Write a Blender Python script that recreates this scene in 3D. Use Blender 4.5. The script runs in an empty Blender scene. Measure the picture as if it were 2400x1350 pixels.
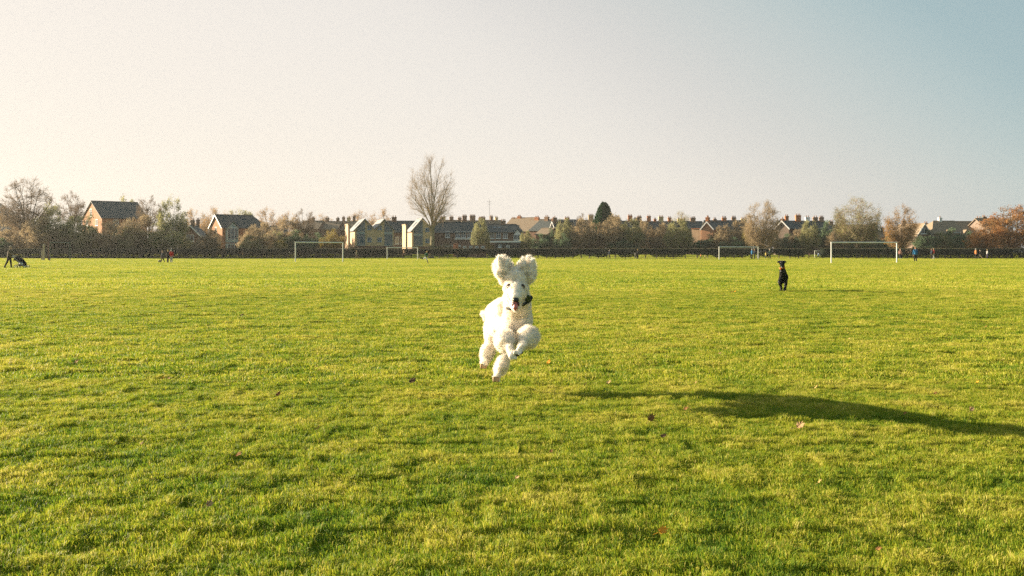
import bpy, bmesh, math, random
import numpy as np
from mathutils import Vector, Matrix, noise as mnoise

# ------------------------------------------------------------------ camera, sky, sun, exposure
HAZE = 0.00013
F = 2333.0; CAMH = 1.2; HY = 591.5            # focal length in photo pixels, eye height, horizon row
SUN_DIR = Vector((-0.908, 0.420, 0.0)).normalized(); SUN_EL = math.radians(13.0)
sc = bpy.context.scene
COL = sc.collection
cam_d = bpy.data.cameras.new("camera"); cam = bpy.data.objects.new("camera", cam_d); COL.objects.link(cam)
cam.location = (0, 0, CAMH); cam.rotation_euler = (math.radians(90), 0, 0)
cam_d.sensor_width = 36; cam_d.lens = 36 * F / 2400; cam_d.shift_y = -(675 - HY) / 2400
cam_d.clip_start = 0.05; cam_d.clip_end = 9000
sc.camera = cam
az = math.atan2(SUN_DIR.x, SUN_DIR.y)          # clockwise from +Y
world = bpy.data.worlds.new("World"); sc.world = world; world.use_nodes = True
wn = world.node_tree; wn.nodes.clear()
sky = wn.nodes.new("ShaderNodeTexSky"); sky.sky_type = 'NISHITA'; sky.sun_disc = False
sky.sun_elevation = SUN_EL; sky.sun_rotation = az
sky.air_density = 1.0; sky.dust_density = 2.2; sky.ozone_density = 1.0; sky.altitude = 20
SKY_STRENGTH = 0.12; SKY_GAIN = 0.305        # radiance of the haze before exposure
bg = wn.nodes.new("ShaderNodeBackground"); bg.inputs['Strength'].default_value = SKY_STRENGTH
out = wn.nodes.new("ShaderNodeOutputWorld")
# winter haze in the sky: cream towards the sun, clearing to blue-grey away from it and overhead (by world direction)
wtc = wn.nodes.new("ShaderNodeTexCoord")
dotn = wn.nodes.new("ShaderNodeVectorMath"); dotn.operation = 'DOT_PRODUCT'; dotn.inputs[1].default_value = (SUN_DIR.x, SUN_DIR.y, 0)
sxyz = wn.nodes.new("ShaderNodeSeparateXYZ")
wn.links.new(wtc.outputs['Generated'], dotn.inputs[0]); wn.links.new(wtc.outputs['Generated'], sxyz.inputs[0])
ma = wn.nodes.new("ShaderNodeMath"); ma.operation = 'MULTIPLY_ADD'; ma.inputs[1].default_value = 1.2
wn.links.new(sxyz.outputs['Z'], ma.inputs[0])
mb_ = wn.nodes.new("ShaderNodeMath"); mb_.operation = 'SUBTRACT'; mb_.inputs[0].default_value = 0.45
wn.links.new(dotn.outputs['Value'], mb_.inputs[1]); wn.links.new(mb_.outputs[0], ma.inputs[2])
mrw = wn.nodes.new("ShaderNodeMapRange"); mrw.inputs['From Min'].default_value = -0.5; mrw.inputs['From Max'].default_value = 1.5
wn.links.new(ma.outputs[0], mrw.inputs['Value'])
rw = wn.nodes.new("ShaderNodeValToRGB"); rw.color_ramp.interpolation = 'B_SPLINE'
SKYC = [(-.5, (.79, .725, .645)), (0.0, (.81, .745, .675)), (.24, (.76, .72, .67)), (.39, (.62, .60, .575)), (.54, (.49, .545, .535)), (.68, (.33, .46, .485)), (1.2, (.22, .33, .38))]
for i_, (p_, c_) in enumerate(SKYC):
    e_ = rw.color_ramp.elements[i_] if i_ < 2 else rw.color_ramp.elements.new((p_ + .5) / 2)
    e_.position = (p_ + .5) / 2; e_.color = tuple(v_ / 1.0 for v_ in c_) + (1,)
wn.links.new(mrw.outputs[0], rw.inputs['Fac'])
gain = wn.nodes.new("ShaderNodeVectorMath"); gain.operation = 'SCALE'; gain.inputs['Scale'].default_value = SKY_GAIN / SKY_STRENGTH
wn.links.new(rw.outputs['Color'], gain.inputs[0])
mixw = wn.nodes.new("ShaderNodeMix"); mixw.data_type = 'RGBA'; mixw.inputs[0].default_value = 0.96
wn.links.new(sky.outputs[0], mixw.inputs[6]); wn.links.new(gain.outputs[0], mixw.inputs[7])
wn.links.new(mixw.outputs[2], bg.inputs['Color']); wn.links.new(bg.outputs[0], out.inputs['Surface'])
sun_d = bpy.data.lights.new("sun", 'SUN'); sun_d.energy = 5.0; sun_d.angle = math.radians(0.5); sun_d.color = (1.0, 0.84, 0.62)
sun = bpy.data.objects.new("sun", sun_d); COL.objects.link(sun)
sv = Vector((SUN_DIR.x * math.cos(SUN_EL), SUN_DIR.y * math.cos(SUN_EL), math.sin(SUN_EL)))
sun.rotation_euler = (sv).to_track_quat('Z', 'Y').to_euler(); sun.location = (-60, 40, 40)
sc.view_settings.view_transform = 'Standard'; sc.view_settings.look = 'None'
sc.view_settings.gamma = 1.0; sc.view_settings.exposure = 1.8
sc.cycles.use_denoising = False
sc.cycles.max_bounces = 5; sc.cycles.diffuse_bounces = 3; sc.cycles.transparent_max_bounces = 8
sc.cycles.sample_clamp_indirect = 6

# ------------------------------------------------------------------ pixel -> world
def X(px, Y): return (px - 1200.0) / F * Y
def Z(py, Y): return CAMH - (py - HY) / F * Y
def GY(py): return CAMH * F / (py - HY)
def P(px, py, Y): return Vector((X(px, Y), Y, Z(py, Y)))

# ------------------------------------------------------------------ tagging, meshes
USED = {}
def tag(o, label=None, cat=None, group=None, kind=None):
    if label: o['label'] = label
    if cat: o['category'] = cat
    if group: o['group'] = group
    if kind: o['kind'] = kind
    if label and cat: USED.setdefault(label, []).append(o.name)
    return o
def empty(name, loc=(0, 0, 0), rz=0.0):
    o = bpy.data.objects.new(name, None); o.location = loc; o.rotation_euler = (0, 0, rz)
    o.empty_display_size = .2; COL.objects.link(o); return o
def link(name, me, m=None, parent=None, smooth=False):
    o = bpy.data.objects.new(name, me); COL.objects.link(o)
    if m is not None:
        me.materials.clear(); me.materials.append(m)
    if parent is not None: o.parent = parent
    if smooth: me.polygons.foreach_set('use_smooth', [True] * len(me.polygons))
    return o
def np_mesh(name, V, Fc, attrs=None):
    """V (n,3), Fc (m,k) arrays -> mesh"""
    V = np.asarray(V, dtype=np.float32); Fc = np.asarray(Fc, dtype=np.int32)
    me = bpy.data.meshes.new(name); m, k = Fc.shape
    me.vertices.add(len(V)); me.vertices.foreach_set('co', V.ravel())
    me.loops.add(m * k); me.loops.foreach_set('vertex_index', Fc.ravel())
    me.polygons.add(m); me.polygons.foreach_set('loop_start', np.arange(m, dtype=np.int32) * k)
    if attrs:
        for a, d in attrs.items():
            at = me.attributes.new(a, 'FLOAT', 'POINT'); at.data.foreach_set('value', np.asarray(d, dtype=np.float32))
    me.update(calc_edges=True)
    return me
class MB:
    def __init__(s): s.v = []; s.f = []; s.prims = []
    def add(s, vs, fs):
        n = len(s.v); s.v += [tuple(v) for v in vs]; s.f += [tuple(i + n for i in f) for f in fs]
    def box(s, x0, x1, y0, y1, z0, z1):
        s.add([(x0,y0,z0),(x1,y0,z0),(x1,y1,z0),(x0,y1,z0),(x0,y0,z1),(x1,y0,z1),(x1,y1,z1),(x0,y1,z1)],
              [(0,3,2,1),(4,5,6,7),(0,1,5,4),(1,2,6,5),(2,3,7,6),(3,0,4,7)])
    def slab(s, quad, t):
        """thick sheet: quad corners (ccw from outside) extruded inward by t"""
        q = [Vector(p) for p in quad]; n = (q[1] - q[0]).cross(q[2] - q[0]).normalized()
        s.add(q + [p - n * t for p in q], [(0,1,2,3),(7,6,5,4),(0,4,5,1),(1,5,6,2),(2,6,7,3),(3,7,4,0)])
    def tube(s, pts, rad, sides=6, cap=True):
        pts = [Vector(p) for p in pts]; n0 = len(s.v)
        if not hasattr(rad, '__len__'): rad = [rad] * len(pts)
        for i, p in enumerate(pts):
            a = pts[max(i - 1, 0)]; b = pts[min(i + 1, len(pts) - 1)]; d = (b - a)
            d = d.normalized() if d.length > 1e-9 else Vector((0, 0, 1))
            u = d.cross(Vector((0, 0, 1)) if abs(d.z) < .9 else Vector((1, 0, 0))).normalized(); w = d.cross(u)
            for k in range(sides):
                t = 2 * math.pi * k / sides; s.v.append(tuple(p + (u * math.cos(t) + w * math.sin(t)) * rad[i]))
        for i in range(len(pts) - 1):
            for k in range(sides):
                a = n0 + i * sides + k; b = n0 + i * sides + (k + 1) % sides
                s.f.append((a, b, b + sides, a + sides))
        if cap:
            s.f.append(tuple(n0 + k for k in range(sides))[::-1]); s.f.append(tuple(n0 + (len(pts) - 1) * sides + k for k in range(sides)))
    def build(s, name, m=None, parent=None, smooth=False):
        me = bpy.data.meshes.new(name); me.from_pydata(s.v, [], s.f); me.update()
        return link(name, me, m, parent, smooth)

# ------------------------------------------------------------------ numpy value noise
def _h(ix, iy, seed):
    n = (ix.astype(np.int64) * 374761393 + iy.astype(np.int64) * 668265263 + seed * 1442695041) & 0x7fffffff
    n = (n ^ (n >> 13)) * 1274126177 & 0x7fffffff
    return ((n ^ (n >> 16)) & 0xffff) / 65535.0
def vn(x, y, seed=0):
    x = np.asarray(x, float); y = np.asarray(y, float)
    ix = np.floor(x); iy = np.floor(y); fx = x - ix; fy = y - iy
    fx = fx * fx * (3 - 2 * fx); fy = fy * fy * (3 - 2 * fy)
    a = _h(ix, iy, seed); b = _h(ix + 1, iy, seed); c = _h(ix, iy + 1, seed); d = _h(ix + 1, iy + 1, seed)
    return (a * (1 - fx) + b * fx) * (1 - fy) + (c * (1 - fx) + d * fx) * fy
def gz(x, y):
    """height of the pitch: gentle lumps, a little rougher near"""
    x = np.asarray(x, float); y = np.asarray(y, float)
    bank = np.clip((y - 196) / 26, 0, 1); bank = .6 * bank * bank * (3 - 2 * bank)
    return bank + (vn(x / 1.3, y / 0.9, 1) - .5) * .014 + (vn(x / .45, y / .38, 2) - .5) * .012 + (vn(x / 6., y / 5., 3) - .5) * .06

# ------------------------------------------------------------------ materials
MATS = {}
def mat(name, c, rough=.8, c2=None, scale=3.0, detail=3, spec=.3, metal=0.0, trans=0.0, bump=0.0, coord='Object', contrast=(.35, .65)):
    if name in MATS: return MATS[name]
    m = bpy.data.materials.new(name); m.use_nodes = True; nt = m.node_tree; N = nt.nodes; Lk = nt.links
    b = N['Principled BSDF']; b.inputs['Roughness'].default_value = rough; b.inputs['Metallic'].default_value = metal
    b.inputs['Specular IOR Level'].default_value = spec
    if c2 is None: c2 = tuple(v * .75 for v in c)
    tc = N.new('ShaderNodeTexCoord'); no = N.new('ShaderNodeTexNoise'); no.inputs['Scale'].default_value = scale; no.inputs['Detail'].default_value = detail
    Lk.new(tc.outputs[coord], no.inputs['Vector'])
    r = N.new('ShaderNodeValToRGB'); r.color_ramp.elements[0].position = contrast[0]; r.color_ramp.elements[1].position = contrast[1]
    r.color_ramp.elements[0].color = (*c2, 1); r.color_ramp.elements[1].color = (*c, 1)
    Lk.new(no.outputs['Fac'], r.inputs['Fac']); Lk.new(r.outputs['Color'], b.inputs['Base Color'])
    if bump:
        bp = N.new('ShaderNodeBump'); bp.inputs['Strength'].default_value = bump; bp.inputs['Distance'].default_value = .02
        Lk.new(no.outputs['Fac'], bp.inputs['Height']); Lk.new(bp.outputs[0], b.inputs['Normal'])
    if trans:
        t = N.new('ShaderNodeBsdfTranslucent'); mx = N.new('ShaderNodeMixShader'); mx.inputs[0].default_value = trans
        Lk.new(r.outputs['Color'], t.inputs['Color']); Lk.new(b.outputs[0], mx.inputs[1]); Lk.new(t.outputs[0], mx.inputs[2])
        Lk.new(mx.outputs[0], N['Material Output'].inputs['Surface'])
    MATS[name] = m; return m
def brick(name, c, c2, mortar=(.45, .42, .36)):
    m = bpy.data.materials.new(name); m.use_nodes = True; nt = m.node_tree; N = nt.nodes; Lk = nt.links
    b = N['Principled BSDF']; b.inputs['Roughness'].default_value = .9; b.inputs['Specular IOR Level'].default_value = .1
    tc = N.new('ShaderNodeTexCoord'); mp = N.new('ShaderNodeMapping'); mp.inputs['Rotation'].default_value = (math.radians(90), 0, 0)
    bt = N.new('ShaderNodeTexBrick'); bt.inputs['Scale'].default_value = 4.4; bt.inputs['Color1'].default_value = (*c, 1); bt.inputs['Color2'].default_value = (*c2, 1)
    bt.inputs['Mortar'].default_value = (*mortar, 1); bt.inputs['Mortar Size'].default_value = .012
    no = N.new('ShaderNodeTexNoise'); no.inputs['Scale'].default_value = .7; no.inputs['Detail'].default_value = 4
    mx = N.new('ShaderNodeMix'); mx.data_type = 'RGBA'; mx.blend_type = 'MULTIPLY'; mx.inputs[0].default_value = .45
    cr = N.new('ShaderNodeValToRGB'); cr.color_ramp.elements[0].color = (.45, .42, .4, 1); cr.color_ramp.elements[0].position = .3; cr.color_ramp.elements[1].position = .62
    Lk.new(tc.outputs['Object'], mp.inputs['Vector']); Lk.new(mp.outputs[0], bt.inputs['Vector']); Lk.new(tc.outputs['Object'], no.inputs['Vector'])
    Lk.new(no.outputs['Fac'], cr.inputs[0]); Lk.new(bt.outputs['Color'], mx.inputs[6]); Lk.new(cr.outputs[0], mx.inputs[7]); Lk.new(mx.outputs[2], b.inputs['Base Color'])
    MATS[name] = m; return m
M_brick = brick('red_brick', (.22, .12, .08), (.17, .10, .065), (.26, .23, .19))
M_brick2 = brick('orange_brick', (.50, .20, .085), (.42, .16, .07), (.42, .28, .18))
M_brick3 = brick('yellow_brick', (.64, .49, .27), (.55, .42, .22), (.5, .42, .28))
M_slate = mat('slate', (.075, .085, .08), .7, (.04, .05, .048), 2.5)
M_tile = mat('brown_tile', (.26, .19, .12), .8, (.18, .135, .09), 2.5)
M_metalroof = mat('pale_metal_roof', (.28, .28, .27), .6, (.22, .22, .215), 1.5)
M_cream = mat('cream_render', (.54, .36, .22), .85, (.46, .30, .18), 1.2)
M_white = mat('white_paint', (.80, .79, .76), .45, (.70, .69, .66), 4)
M_post = mat('goal_paint', (.82, .81, .77), .4, (.72, .70, .64), 6)
M_glass = mat('window_glass', (.05, .065, .07), .08, (.03, .04, .045), 1, spec=.8)
M_teal = mat('teal_cladding', (.30, .38, .37), .5, (.22, .29, .29), 3)
M_pot = mat('chimney_pot_clay', (.30, .17, .11), .8)
M_bark = mat('bark', (.17, .14, .095), .95, (.09, .075, .05), 1.5, bump=.6)
M_barkpale = mat('pale_green_bark', (.30, .26, .15), .95, (.15, .13, .08), 1.2, bump=.6)
M_twig = mat('twigs_brown', (.30, .215, .14), .95, (.20, .15, .10), .6, trans=.25)
M_twigpale = mat('twigs_pale', (.40, .30, .20), .95, (.30, .22, .14), .6, trans=.25)
M_olive = mat('leaf_olive', (.36, .34, .14), .8, (.22, .23, .11), .5, trans=.45)
M_green = mat('leaf_dark_green', (.15, .22, .11), .8, (.09, .14, .075), .5, trans=.35)
M_conif = mat('needles_green', (.035, .10, .035), .8, (.02, .06, .025), .8, trans=.15)
M_autumn = mat('leaf_autumn', (.46, .26, .08), .8, (.28, .18, .06), .5, trans=.45)
M_rust = mat('leaf_rust', (.42, .19, .055), .8, (.22, .13, .05), .45, trans=.4)
M_brownleaf = mat('leaf_brown', (.42, .32, .18), .85, (.28, .22, .13), .5, trans=.45)
M_yellowleaf = mat('leaf_yellow', (.40, .32, .07), .8, (.22, .17, .04), .6, trans=.3)
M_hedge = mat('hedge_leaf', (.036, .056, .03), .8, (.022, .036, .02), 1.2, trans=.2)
M_hedgetop = mat('hedge_sunlit_tips', (.13, .10, .05), .85, (.06, .06, .03), .5, trans=.2)  # lighter brown paints sunlight onto the top edge of the hedge
rng = np.random.default_rng(7); R = random.Random(7)

# grass + ground materials share world-space colour patches
def grass_mat(name, blade):
    m = bpy.data.materials.new(name); m.use_nodes = True; nt = m.node_tree; N = nt.nodes; Lk = nt.links
    b = N['Principled BSDF']; b.inputs['Roughness'].default_value = .55 if blade else .95; b.inputs['Specular IOR Level'].default_value = .12 if blade else .05
    geo = N.new('ShaderNodeNewGeometry')
    def noise(s, d=3):
        n = N.new('ShaderNodeTexNoise'); n.inputs['Scale'].default_value = s; n.inputs['Detail'].default_value = d
        Lk.new(geo.outputs['Position'], n.inputs['Vector']); return n
    n1 = noise(1.6, 5); n2 = noise(.09, 3)
    add = N.new('ShaderNodeMath'); add.operation = 'ADD'
    half = N.new('ShaderNodeMath'); half.operation = 'MULTIPLY'; half.inputs[1].default_value = .62
    Lk.new(n2.outputs['Fac'], half.inputs[0]); Lk.new(n1.outputs['Fac'], add.inputs[0]); Lk.new(half.outputs[0], add.inputs[1])
    if blade:
        at = N.new('ShaderNodeAttribute'); at.attribute_name = 'tint'
        a2 = N.new('ShaderNodeMath'); a2.operation = 'MULTIPLY_ADD'; a2.inputs[1].default_value = .55
        Lk.new(at.outputs['Fac'], a2.inputs[0]); Lk.new(add.outputs[0], a2.inputs[2]); last = a2
    else:
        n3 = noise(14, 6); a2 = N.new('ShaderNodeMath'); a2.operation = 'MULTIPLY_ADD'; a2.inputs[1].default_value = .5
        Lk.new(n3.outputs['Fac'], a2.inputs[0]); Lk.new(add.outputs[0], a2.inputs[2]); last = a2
    r = N.new('ShaderNodeValToRGB'); e = r.color_ramp.elements
    cols = [(.55, (.05, .13, .018)), (.85, (.175, .275, .02)), (1.12, (.41, .41, .03)), (1.34, (.60, .52, .13))]
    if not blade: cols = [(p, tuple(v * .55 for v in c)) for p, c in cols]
    mr = N.new('ShaderNodeMapRange'); mr.inputs['From Min'].default_value = .5; mr.inputs['From Max'].default_value = 1.4
    Lk.new(last.outputs[0], mr.inputs['Value']); Lk.new(mr.outputs[0], r.inputs['Fac'])
    for i, (p, c) in enumerate(cols):
        q = (p - .5) / .9
        el = e[i] if i < 2 else e.new(q)
        el.position = q; el.color = (*c, 1)
    Lk.new(r.outputs['Color'], b.inputs['Base Color'])
    if blade:
        t = N.new('ShaderNodeBsdfTranslucent'); mx = N.new('ShaderNodeMixShader'); mx.inputs[0].default_value = .42
        Lk.new(r.outputs['Color'], t.inputs['Color']); Lk.new(b.outputs[0], mx.inputs[1]); Lk.new(t.outputs[0], mx.inputs[2])
        Lk.new(mx.outputs[0], N['Material Output'].inputs['Surface'])
    return m
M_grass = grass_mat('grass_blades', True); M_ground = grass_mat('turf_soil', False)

# ------------------------------------------------------------------ ground and hill
def make_ground():
    ys = [-40, -20, -10, -5, -2, 0, 1, 2]; y = 2.0
    while y < 5200: y *= (1.02 if y < 180 or y > 240 else 1.008); ys.append(y)
    ys = np.array(ys); us = np.linspace(-1, 1, 281)
    YY, UU = np.meshgrid(ys, us, indexing='ij'); XX = UU * (np.abs(YY) * .9 + 7)
    fade = np.clip((250 - np.abs(YY)) / 150, 0, 1)
    ZZ = (gz(XX, YY) - .6 * (YY > 222)) * fade + .6 * (YY > 222) - .012
    V = np.stack([XX, YY, ZZ], -1).reshape(-1, 3); n = len(us)
    i, j = np.meshgrid(np.arange(len(ys) - 1), np.arange(n - 1), indexing='ij'); a = (i * n + j).ravel()
    me = np_mesh('ground', V, np.stack([a, a + 1, a + n + 1, a + n], 1))
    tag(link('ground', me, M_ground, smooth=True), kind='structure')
make_ground()
def make_hill():
    us = np.linspace(-1, 1, 60); vs = np.linspace(-1, 1, 24)
    U, W = np.meshgrid(us, vs, indexing='ij')
    h = np.clip(1 - U ** 2, 0, 1) * np.clip(1 - W ** 2, 0, 1) * (40 + 5 * vn(U * 6, W * 4, 9))
    V = np.stack([X(-190, 520) + U * 70, 520 + W * 60, h - 2], -1).reshape(-1, 3); n = 24
    i, j = np.meshgrid(np.arange(59), np.arange(23), indexing='ij'); a = (i * n + j).ravel()
    tag(link('hill', np_mesh('hill', V, np.stack([a, a + n, a + n + 1, a + 1], 1)), mat('hill_woods', (.16, .15, .12), .95, (.10, .10, .08), .02), smooth=True), kind='structure')
make_hill()

# ------------------------------------------------------------------ grass (patches of blades spread by geometry nodes)
def blade_patch(name, size, dens, w, h, seed, segs=2):
    r = np.random.default_rng(seed); n = int(dens * size * size)
    x = (r.random(n) - .5) * size * 1.12; y = (r.random(n) - .5) * size * 1.12
    k1 = .10 if size < 1 else (.22 if size < 2 else .8)
    cl = vn(x / k1 + seed * 7, y / k1 * 1.2 + 3, seed); cl2 = vn(x / (k1 * .35) + 5, y / (k1 * .35), seed + 9)
    r0 = np.clip(cl * 1.3 - .15, 0, 1); lump = (r0 ** 1.3 * .6 + cl2 * .5)
    hh = h * (.35 + .55 * lump) * (.4 + .9 * r.random(n)); ww = w * (.7 + .6 * r.random(n))
    a = r.random(n) * 2 * np.pi; lean = (.35 + np.abs(r.normal(0, 1.5, n))) * hh; la = np.where(r.random(n) < .55, cl * 11 + cl2 * 3, r.random(n) * 2 * np.pi)
    dx = np.cos(a) * ww / 2; dy = np.sin(a) * ww / 2
    lx = np.cos(la) * lean; ly = np.sin(la) * lean; zr = lump * h * (1.4 if size < 1 else 1.1 if size < 2 else .7); z0 = zr - .025; hh = hh + zr
    tint = np.clip(r.normal(.28, .30, n) + .32 * (lump - .3), 0, 1.1); tint = np.where(r.random(n) < .03, 1.3, tint)
    if segs == 2:
        V = np.stack([np.stack([x - dx, y - dy, z0], 1), np.stack([x + dx, y + dy, z0], 1),
                      np.stack([x + dx * .8 + lx * .45, y + dy * .8 + ly * .45, zr + (hh - zr) * .6], 1), np.stack([x - dx * .8 + lx * .45, y - dy * .8 + ly * .45, zr + (hh - zr) * .6], 1),
                      np.stack([x + lx + dx * .15, y + ly + dy * .15, hh], 1), np.stack([x + lx - dx * .15, y + ly - dy * .15, hh], 1)], 1).reshape(-1, 3)
        b = np.arange(n) * 6; Fc = np.concatenate([np.stack([b, b + 1, b + 2, b + 3], 1), np.stack([b + 3, b + 2, b + 4, b + 5], 1)]); rep = 6
    else:
        V = np.stack([np.stack([x - dx, y - dy, z0], 1), np.stack([x + dx, y + dy, z0], 1),
                      np.stack([x + lx + dx * .3, y + ly + dy * .3, hh], 1), np.stack([x + lx - dx * .3, y + ly - dy * .3, hh], 1)], 1).reshape(-1, 3)
        b = np.arange(n) * 4; Fc = np.stack([b, b + 1, b + 2, b + 3], 1); rep = 4
    me = np_mesh(name, V, Fc, {'tint': np.repeat(tint, rep)}); me.materials.append(M_grass)
    return bpy.data.objects.new(name, me)
def make_grass():
    src = bpy.data.collections.new('grass_sources')
    k = 0
    for (size, dens, w, h, sg) in ((.5, 17000, .0031, .020, 2), (1.0, 4200, .007, .028, 2), (3.5, 380, .026, .042, 1)):
        for s in range(5):
            src.objects.link(blade_patch('grass_patch_%02d' % k, size, dens, w, h, 11 + k, sg)); k += 1
    pts = []; rz = []; scl = []; idx = []
    def region(y0, y1, size, base):
        y = y0
        while y < y1:
            half = (y + size) * .565 + 6.0
            x = -half
            while x < half:
                cx = x + R.uniform(-.06, .06) * size; cy = y + R.uniform(-.06, .06) * size
                pts.append((cx, cy, float(gz(cx, cy)))); rz.append(R.randrange(4) * math.pi / 2)
                t = float(vn(cx / 1.1, cy / .8, 21)) * .7 + float(vn(cx / .5, cy / .45, 22)) * .3 if base < 10 else float(vn(cx / 9, cy / 8, 23))
                scl.append((.8 + .4 * t) * R.uniform(.9, 1.1)); idx.append(base + R.randrange(5)); x += size
            y += size
    region(.6, 9.6, .5, 0); region(9.6, 32, 1.0, 5); region(32, 300, 3.5, 10)
    me = bpy.data.meshes.new('grass'); me.from_pydata(pts, [], [])
    for nm, d, ty in (('rz', rz, 'FLOAT'), ('sz', scl, 'FLOAT'), ('vi', idx, 'INT')):
        a = me.attributes.new(nm, ty, 'POINT'); a.data.foreach_set('value', d)
    o = link('grass', me); tag(o, 'short mown green and yellow grass covering the playing field', 'grass', kind='stuff')
    ng = bpy.data.node_groups.new('spread_grass', 'GeometryNodeTree')
    ng.interface.new_socket('Geometry', in_out='INPUT', socket_type='NodeSocketGeometry'); ng.interface.new_socket('Geometry', in_out='OUTPUT', socket_type='NodeSocketGeometry')
    N = ng.nodes; L = ng.links; gi = N.new('NodeGroupInput'); go = N.new('NodeGroupOutput')
    ci = N.new('GeometryNodeCollectionInfo'); ci.inputs['Collection'].default_value = src; ci.inputs['Separate Children'].default_value = True; ci.inputs['Reset Children'].default_value = True
    ip = N.new('GeometryNodeInstanceOnPoints'); ip.inputs['Pick Instance'].default_value = True
    def named(nm, ty):
        a = N.new('GeometryNodeInputNamedAttribute'); a.data_type = ty; a.inputs['Name'].default_value = nm; return a.outputs['Attribute']
    cr = N.new('ShaderNodeCombineXYZ'); L.new(named('rz', 'FLOAT'), cr.inputs['Z'])
    cs = N.new('ShaderNodeCombineXYZ'); cs.inputs['X'].default_value = 1; cs.inputs['Y'].default_value = 1; L.new(named('sz', 'FLOAT'), cs.inputs['Z'])
    L.new(gi.outputs[0], ip.inputs['Points']); L.new(ci.outputs[0], ip.inputs['Instance']); L.new(named('vi', 'INT'), ip.inputs['Instance Index'])
    L.new(cr.outputs[0], ip.inputs['Rotation']); L.new(cs.outputs[0], ip.inputs['Scale']); L.new(ip.outputs[0], go.inputs[0])
    md = o.modifiers.new('spread', 'NODES'); md.node_group = ng
make_grass()

# ------------------------------------------------------------------ foliage helpers
def leaf_quads(Pn, size, r, aspect=.6):
    n = len(Pn); Pn = np.asarray(Pn); u = r.normal(size=(n, 3)); u /= np.linalg.norm(u, axis=1)[:, None]
    t = r.normal(size=(n, 3)); v = np.cross(u, t); v /= np.linalg.norm(v, axis=1)[:, None]
    s = (size * (.6 + .8 * r.random(n)))[:, None] / 2
    V = np.stack([Pn - u * s, Pn + v * s * aspect, Pn + u * s, Pn - v * s * aspect], 1).reshape(-1, 3)
    b = np.arange(n) * 4; return V, np.stack([b, b + 1, b + 2, b + 3], 1)
def ribbons(A, B, w, r):
    """thin tapered strips from A to B"""
    A = np.asarray(A); B = np.asarray(B); d = B - A; s = np.cross(d, r.normal(size=d.shape)); s /= (np.linalg.norm(s, axis=1)[:, None] + 1e-9)
    w = (np.asarray(w) * np.ones(len(A)))[:, None] / 2
    V = np.stack([A - s * w, A + s * w, B + s * w * .45, B - s * w * .45], 1).reshape(-1, 3)
    b = np.arange(len(A)) * 4; return V, np.stack([b, b + 1, b + 2, b + 3], 1)
def join_np(lst):
    V = []; Fc = []; n = 0
    for v, f in lst: V.append(v); Fc.append(f + n); n += len(v)
    return np.concatenate(V), np.concatenate(Fc)
def bez(a, c, b, t): return a * (1 - t) ** 2 + c * 2 * t * (1 - t) + b * t * t

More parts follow.
